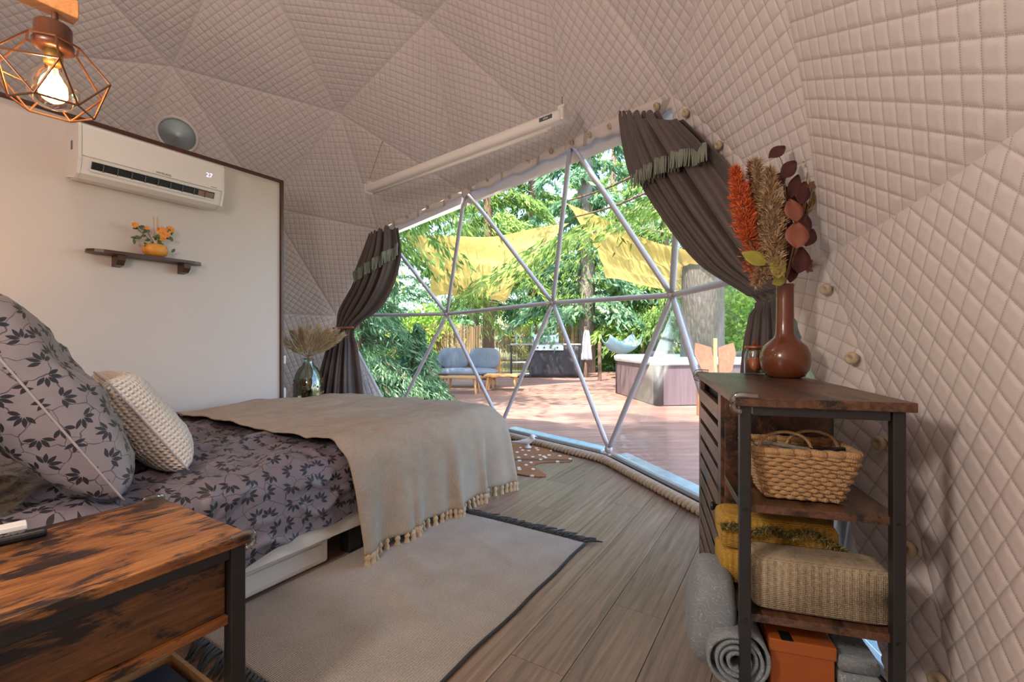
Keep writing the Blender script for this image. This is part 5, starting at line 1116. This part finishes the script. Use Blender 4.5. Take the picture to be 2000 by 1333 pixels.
# pendant lamps
M['copper'] = plain('copper_wire', (.16, .065, .03), .35, .7, var=.15, scale=30); M['socket'] = plain('brown_socket', (.10, .035, .018), .35, .2, var=.15, scale=30)
fil = NT('filament'); M['filament'] = fil.fin((1, .6, .25), .5, Emission_Color=(1.0, .58, .22, 1), Emission_Strength=60.0)
M['bulb'] = clear_mat('amber_bulb_glass', (1.0, .86, .62), .3, .3)
LAMP_W = 4.0
def pendant(label, c, rot=0.0, arm=True):
    t = thing('pendant_lamp', label, 'lamp', c + upz * .122, 0, 'bedside pendant lamps')
    MB().lathe([(0, .122), (.030, .122), (.033, .118), (.033, .082), (.036, .080), (.036, .066), (.028, .062), (.020, .060), (0, .060)], c, 20).build('lamp_socket', M['socket'], t, True)
    MB().lathe([(.016, .062), (.017, .04), (.016, .030), (0, .030)], c, 16).build('bulb_cap', plain('brass_cap', (.5, .33, .1), .3, .8), t, True)
    MB().lathe([(.014, .032), (.020, .022), (.038, .000), (.046, -.025), (.043, -.048), (.028, -.066), (0, -.072)], c, 24).build('bulb', M['bulb'], t, True)
    for i in range(5): a = i * 2 * PI / 5; MB().tube([c + Vector((math.cos(a) * .007, math.sin(a) * .007, .02)), c + Vector((math.cos(a) * .013, math.sin(a) * .013, -.046))], .0013, 5).build('filament', M['filament'], t)
    ring = lambda r, z, o: [c + Vector((math.cos(rot + (i + o) * PI / 3) * r, math.sin(rot + (i + o) * PI / 3) * r, z)) for i in range(6)]
    A, M_, Bt = ring(.048, .078, 0), ring(.106, .004, 0), ring(.070, -.070, .5); W_ = []
    for i in range(6):
        j = (i + 1) % 6; W_ += [(A[i], A[j]), (A[i], M_[i]), (M_[i], Bt[i]), (M_[j], Bt[i]), (Bt[i], Bt[j])]
        if i % 2 == 0: W_.append((M_[i], M_[j]))
    for p, q in W_: MB().tube([p, q], .0022, 6).build('cage_wire', M['copper'], t)
    MB().tube(smooth_path([c + upz * .12, c + upz * .14 + Vector((.004, 0, 0)), c + upz * .16], 4), .006, 8).build('cord', M['socket'], t, True)
    ld_ = bpy.data.lights.new('pendant_light', 'POINT'); ld_.energy = LAMP_W; ld_.color = (1.0, .66, .34); ld_.shadow_soft_size = .03; lo = bpy.data.objects.new('pendant_light', ld_); COL.objects.link(lo); lo.parent = t; lo.location = (0, 0, -.147)
    am = thing('lamp_arm', 'square pine arm that carries the ' + ('caged lamp over the night table' if arm else 'caged lamp by the partition wall'), 'lamp arm', c + upz * .15)
    d = -U; MB().bbox(c + upz * .172 + d * .19, (.46, .042, .042), .003, d, Vv * -1).build('arm_bar', M['pine_arm'], am); MB().bbox(c + upz * .172 + d * .43, (.03, .09, .16), .003, d, Vv * -1).build('arm_plate', M['pine_arm'], am)
pendant('copper wire cage pendant lamp with lit amber bulb over the night table', pix(104, 152, 1.05), .35); pendant('copper wire cage pendant lamp near the partition wall', B(.30, 3.15, 1.50), .1, False)
# unseen fill lamps added: globe by the bed head, small one under the roof
fl0 = B(-.55, 1.0, 0); t = thing('fill_floor_lamp', 'unseen white globe fill lamp added past the bed head', 'lamp', fl0)
MB().lathe([(.14, 0), (.14, .015), (.02, .03), (0, .03)], fl0, 24).build('base', M['black_metal'], t, True); MB().tube([fl0 + upz * .02, fl0 + upz * 1.52], .010, 8).build('pole', M['black_metal'], t)
M['milk'] = clear_mat('milk_glass', (.98, .96, .92), .1, .1); MB().lathe([(0, .17), (.05, .165), (.13, .11), (.17, .0), (.13, -.11), (.05, -.165), (0, -.17)], fl0 + upz * 1.69, 24).build('globe', M['milk'], t, True)
ld_ = bpy.data.lights.new('fill_floor_light', 'POINT'); ld_.energy = 66; ld_.color = (1.0, .88, .80); ld_.shadow_soft_size = .16; lo = bpy.data.objects.new('fill_floor_light', ld_); COL.objects.link(lo); lo.parent = t; lo.location = (0, 0, 1.69)
rl_c = Vector((DC[0], DC[1], 3.42)); t = thing('fill_ceiling_lamp', 'unseen white globe fill lamp added under the top of the dome', 'lamp', rl_c); MB().lathe([(0, .17), (.05, .165), (.13, .11), (.17, .0), (.13, -.11), (.05, -.165), (0, -.17)], rl_c, 24).build('globe', M['milk'], t, True); MB().tube([rl_c + upz * .17, rl_c + upz * .66], .006, 6).build('cord', M['white_plastic'], t)  # added out of view to top up the room light
ld_ = bpy.data.lights.new('fill_ceiling_light', 'POINT'); ld_.energy = 14; ld_.color = (1.0, .88, .82); ld_.shadow_soft_size = .15; lo = bpy.data.objects.new('fill_ceiling_light', ld_); COL.objects.link(lo); lo.parent = t
# projector screen
pa, pb_ = pix(718, 368, 4.22), pix(1106, 226, 2.82); pa.z = pb_.z = 2.405; dd = (pb_ - pa).normalized(); nn = Vector((-dd.y, dd.x, 0)); L_ = (pb_ - pa).length; pm = (pa + pb_) / 2
psn = thing('projector_screen', 'white roll-up projector screen case hanging above the window', 'projector screen', pm); MB().bbox(pm, (L_ - .05, .075, .075), .022, dd, nn).build('screen_case', M['white_metal'], psn, True)
for s_ in (-1, 1): MB().bbox(pm + dd * (s_ * (L_ / 2 - .012)), (.03, .084, .088), .018, dd, nn).build('end_cap', M['white_plastic'], psn)
MB().tube([pm - dd * (L_ / 2 - .10) - upz * .055, pm + dd * (L_ / 2 - .14) - upz * .055], .011, 10).build('bottom_bar', M['white_metal'], psn, True); MB().bbox(pm - upz * .043, (L_ - .22, .004, .022), .001, dd, nn).build('screen_cloth', plain('screen_white', (.7, .68, .66), .8), psn)
MB().bbox(pm + dd * (L_ / 2 - .13) - nn * .0385 + upz * .004, (.10, .002, .026), .0008, dd, nn).build('badge', M['black_plastic'], psn); text_mesh('badge_lettering', 'elite', .022, pm + dd * (L_ / 2 - .13) - nn * .0398 + upz * .004, dd, upz, M['white_plastic'], psn, .0003)
for s_, top in ((-1, hub(19, RL).lerp(hub(17, RL), .35)), (1, hub(18, RL).lerp(hub(4, RL), .35))):
    e = pm + dd * (s_ * (L_ / 2 - .03)) + upz * .04; MB().tube([e, e + upz * .05, (top if s_ < 0 else e + upz * .08)], .0028, 5).build('hanging_cord', M['tie_rope'], psn)
    MB().bbox(e + upz * .012, (.05, .03, .03), .004, dd, nn).build('hanger', M['white_plastic'], psn)
# curtains
def curtain(label, rows, nf, amp, tie_row, val, group):
    Ls = [pix(*r[0]) for r in rows]; Rs = [pix(*r[1]) for r in rows]; Am = [r[2] for r in rows]; n = 8
    LL, RR = smooth_path(Ls, n), smooth_path(Rs, n); AA = []
    for i in range(len(Am) - 1):
        for j in range(n): AA.append(lerp(Am[i], Am[i + 1], j / n))
    AA.append(Am[-1]); K = len(LL) - 1
    def fn(u, v, out=0.0, amul=1.0):
        k = v * K; i = min(int(k), K - 1); f = k - i; l = LL[i].lerp(LL[i + 1], f); r = RR[i].lerp(RR[i + 1], f); am = lerp(AA[i], AA[i + 1], f) * amul
        x = r - l; nrm = Vector((x.y, -x.x, 0)).normalized(); nrm = nrm if nrm.y < 0 else -nrm
        uu = 1 - (1 - u) ** 1.7; ph = uu * nf * 2 * PI + .5 * math.sin(u * 7 + 1) + .35 * math.sin(v * 6 + u * 5); w = math.sin(ph) * .75 + .35 * math.sin(2 * ph + 1)
        belly = .10 * math.sin(PI * u) * (am / .04) * .3
        l = l + Vector((0, 0, .045 * max(0, 1 - v / .09) * max(0, math.sin(ph * 1.0))))
        return l + x * u + nrm * (am * w * (1 - .85 * u ** 5) + belly + out)
    base = (LL[-1] + RR[-1]) / 2; t = thing('curtain', label, 'curtain', base, 0, group)
    MB().grid(fn, nf * 18, K * 3, th=.003).build('curtain_cloth', M['curtain'], t, True)
    v0, v1, u1 = val
    vf = lambda u, v: fn(u * u1, lerp(0, v1 - (v1 - v0) * u, v), .035 + .008 * v, 1.15)
    va = MB().grid(vf, nf * 14, 14, th=.003).build('valance', M['curtain'], t, True)
    fr = MB(); cnt = nf * 18
    for i in range(cnt):
        u = (i + .5) / cnt; p = vf(u, 1.0); L_ = .062 * t_scale; d = Vector((rnd.uniform(-.12, .12), rnd.uniform(-.1, .02), -1)); fr.tube([p + Vector((0, -.006, .02 * t_scale)), p + Vector((0, -.008, 0)), p + d * L_], [.005 * t_scale, .0062 * t_scale, .003 * t_scale], 5)
    tag(fr.build('fringe', M['curtain_fringe'], va), kind='stuff')
    return t, fn, K * 1.0, n
t_scale = 1.0
rowsR = [((1226, 232, 2.72), (1336, 236, 2.13), .030), ((1236, 290, 2.70), (1392, 288, 2.06), .036), ((1254, 352, 2.66), (1447, 348, 1.99), .040), ((1304, 432, 2.56), (1503, 428, 1.91), .040), ((1372, 517, 2.42), (1548, 505, 1.84), .030), ((1472, 585, 2.14), (1556, 562, 1.81), .012), ((1466, 622, 2.16), (1596, 630, 1.83), .020), ((1455, 690, 2.19), (1628, 710, 1.82), .030), ((1450, 780, 2.20), (1652, 800, 1.80), .034), ((1452, 900, 2.18), (1672, 930, 1.79), .034), ((1452, 1040, 2.16), (1690, 1085, 1.77), .034)]
cR, fR, KR, nR = curtain('dark brown-grey curtain tied back behind the cabinet', rowsR, 5, .04, 5, (.105, .20, 1.0), 'curtains at the window')
rowsL = [((726, 466, 4.98), (778, 446, 4.9), .04), ((712, 505, 5.0), (784, 502, 4.86), .05), ((690, 560, 5.02), (768, 562, 4.88), .05), ((664, 606, 5.04), (740, 606, 4.92), .035), ((657, 640, 5.04), (694, 642, 4.95), .015), ((640, 682, 5.02), (700, 684, 4.92), .035), ((624, 740, 4.98), (708, 742, 4.9), .05), ((614, 790, 4.96), (713, 790, 4.9), .05), ((610, 838, 4.96), (716, 838, 4.9), .05)]
t_scale = 1.5
cL, fL, KL, nL = curtain('dark curtain tied back beside the green floor vase', rowsL, 5, .05, 4, (.085, .20, .98), 'curtains at the window')
t_scale = 1.0
def tie(fn, v, parent, r, u0, u1, extra=None):
    pts = [fn(lerp(u0, u1, i / 14), v + (i / 14 - .5) * -.012, .03 + r) for i in range(15)]
    if extra: pts = pts + [extra]
    tb = MB(); tb.tube(pts, r, 8)
    for ph in (0, PI):   # second twisted strand
        tb.tube([p + Vector((0, 0, r * .8 * math.cos(i * 2.2 + ph))) + Vector((0, -r * .8 * math.sin(i * 2.2 + ph), 0)) for i, p in enumerate(pts)], r * .55, 6)
    tb.build('tie_rope', M['tie_rope'], parent, True)
tie(fR, 5 / 10, cR, .008, 0.0, 1.0, hub(33, RL - .03)); tie(fL, 4 / 8, cL, .011, 0.0, 1.0)
# green glass floor vase with pampas
gv = pix(602, 770, 4.45); gv.z = 0; gvz = thing('floor_vase', 'tall green glass vase half full of dried petals beside the left curtain', 'vase', gv)
MB().lathe([(.10, .0), (.125, .02), (.135, .15), (.137, .50), (.132, .60), (.115, .68), (.085, .735), (.055, .765), (.045, .79), (.045, .815), (.052, .825), (.046, .83), (.040, .815), (.040, .79), (.05, .76), (.08, .73), (.11, .675), (.127, .60), (.132, .50), (.13, .15), (.12, .025), (0, .02)], gv, 36).build('glass_body', M['glass_green'], gvz, True)
n = 3400; a_ = nr.random(n) * 6.28; r__ = .122 * nr.random(n) ** .4; P = np.stack([gv.x + r__ * np.cos(a_), gv.y + r__ * np.sin(a_), .03 + nr.random(n) * .585], -1); V_, F_ = sprays(P, nr.normal(size=P.shape), np.full(n, .035), np.full(n, .026)); M['potpourri'] = fib_mat('dried_petals', (.06, .022, .010), (.22, .08, .03), (.46, .24, .12)); o = np_mesh('dried_petals', V_, F_, M['potpourri'], None, smooth=False, base=(gv.x, gv.y, .03)); tag(o, 'brown dried petals filling the green floor vase', 'petals', kind='stuff')
gm = gv + upz * .82
for i, (px, py, w, mk) in enumerate(((556, 664, .05, 'pampas'), (572, 650, .055, 'pampas'), (588, 645, .05, 'pampas'), (604, 642, .06, 'pampas'), (622, 640, .06, 'pampas'), (640, 645, .05, 'pampas'), (655, 648, .05, 'pampas'), (668, 656, .045, 'pampas'), (612, 660, .06, 'pampas'))):
    a = pix(px, py, 4.4 + .03 * (i % 3)); t = thing('pampas_stem', ['olive feathery grass stem spreading far left in the floor vase', 'buff pampas stem leaning left in the floor vase', 'buff pampas stem just left of centre in the floor vase', 'upright fluffy pampas stem in the middle of the floor vase', 'tall pampas stem right of centre in the floor vase', 'buff pampas stem leaning right in the floor vase', 'olive grass stem leaning to the curtain in the floor vase', 'olive grass stem lying lowest towards the curtain', 'short full pampas stem at the front of the floor vase'][i], 'dried stem', gm, 0, 'dried stems in the floor vase')
    b = gm.lerp(a, .25); MB().tube(smooth_path([gm - upz * .3, gm, b, a], 5), .003, 5).build('stem', M['stem'], t, True); n = 1100; k = nr.random(n); ang = nr.random(n) * 6.28; ax = np.array(a - b); e1 = np.cross(ax, [0, 1, 0]); e1 /= np.linalg.norm(e1); e2 = np.array([0, 1., 0]); R_ = np.outer(np.cos(ang), e1) + np.outer(np.sin(ang), e2)
    P = np.array(b) + np.outer(k, ax) + R_ * (w * .5 * np.sin(PI * (k * .8 + .15)) * nr.random(n))[:, None]; D = R_ * .45 + ax / np.linalg.norm(ax); V_, F_ = sprays(P, D, np.full(n, .06), np.full(n, .004)); np_mesh('plume', V_, F_, M[mk], t, smooth=False)
# rope along the foot of the window
rp = [58, 63, 47, 49, 54, 32]; path = []
for a, b in zip(rp[:-1], rp[1:]):
    for k in range(30): path.append(hub(a).lerp(hub(b), k / 30))
path.append(hub(32)); out = []
for p in path:
    d = Vector((DC[0] - p.x, DC[1] - p.y, 0)).normalized(); q = Vector((p.x, p.y, 0)) + d * .052; q.z = .034; out.append(q)
for _ in range(3): out = [out[0]] + [(out[i - 1] + out[i] * 2 + out[i + 1]) / 4 for i in range(1, len(out) - 1)] + [out[-1]]
rt = thing('floor_rope', 'thick pale twisted rope lying along the foot of the window', 'rope', out[75])
ln = [0.0]
for i in range(1, len(out)): ln.append(ln[-1] + (out[i] - out[i - 1]).length)
for st in range(3):
    pts = []; N_ = 900; j = 0
    for i in range(N_ + 1):
        s_ = ln[-1] * i / N_
        while j < len(ln) - 2 and ln[j + 1] < s_: j += 1
        p = out[j].lerp(out[j + 1], (s_ - ln[j]) / (ln[j + 1] - ln[j])); d = (out[j + 1] - out[j]).normalized(); e = d.cross(upz); a = s_ / .125 * 2 * PI + st * 2 * PI / 3; pts.append(p + (e * math.cos(a) + upz * math.sin(a)) * .0185)
    MB().tube(pts, .0168, 8).build('rope_strand', M['rope'], rt, True)
# ------------------------------------------------------------------ end
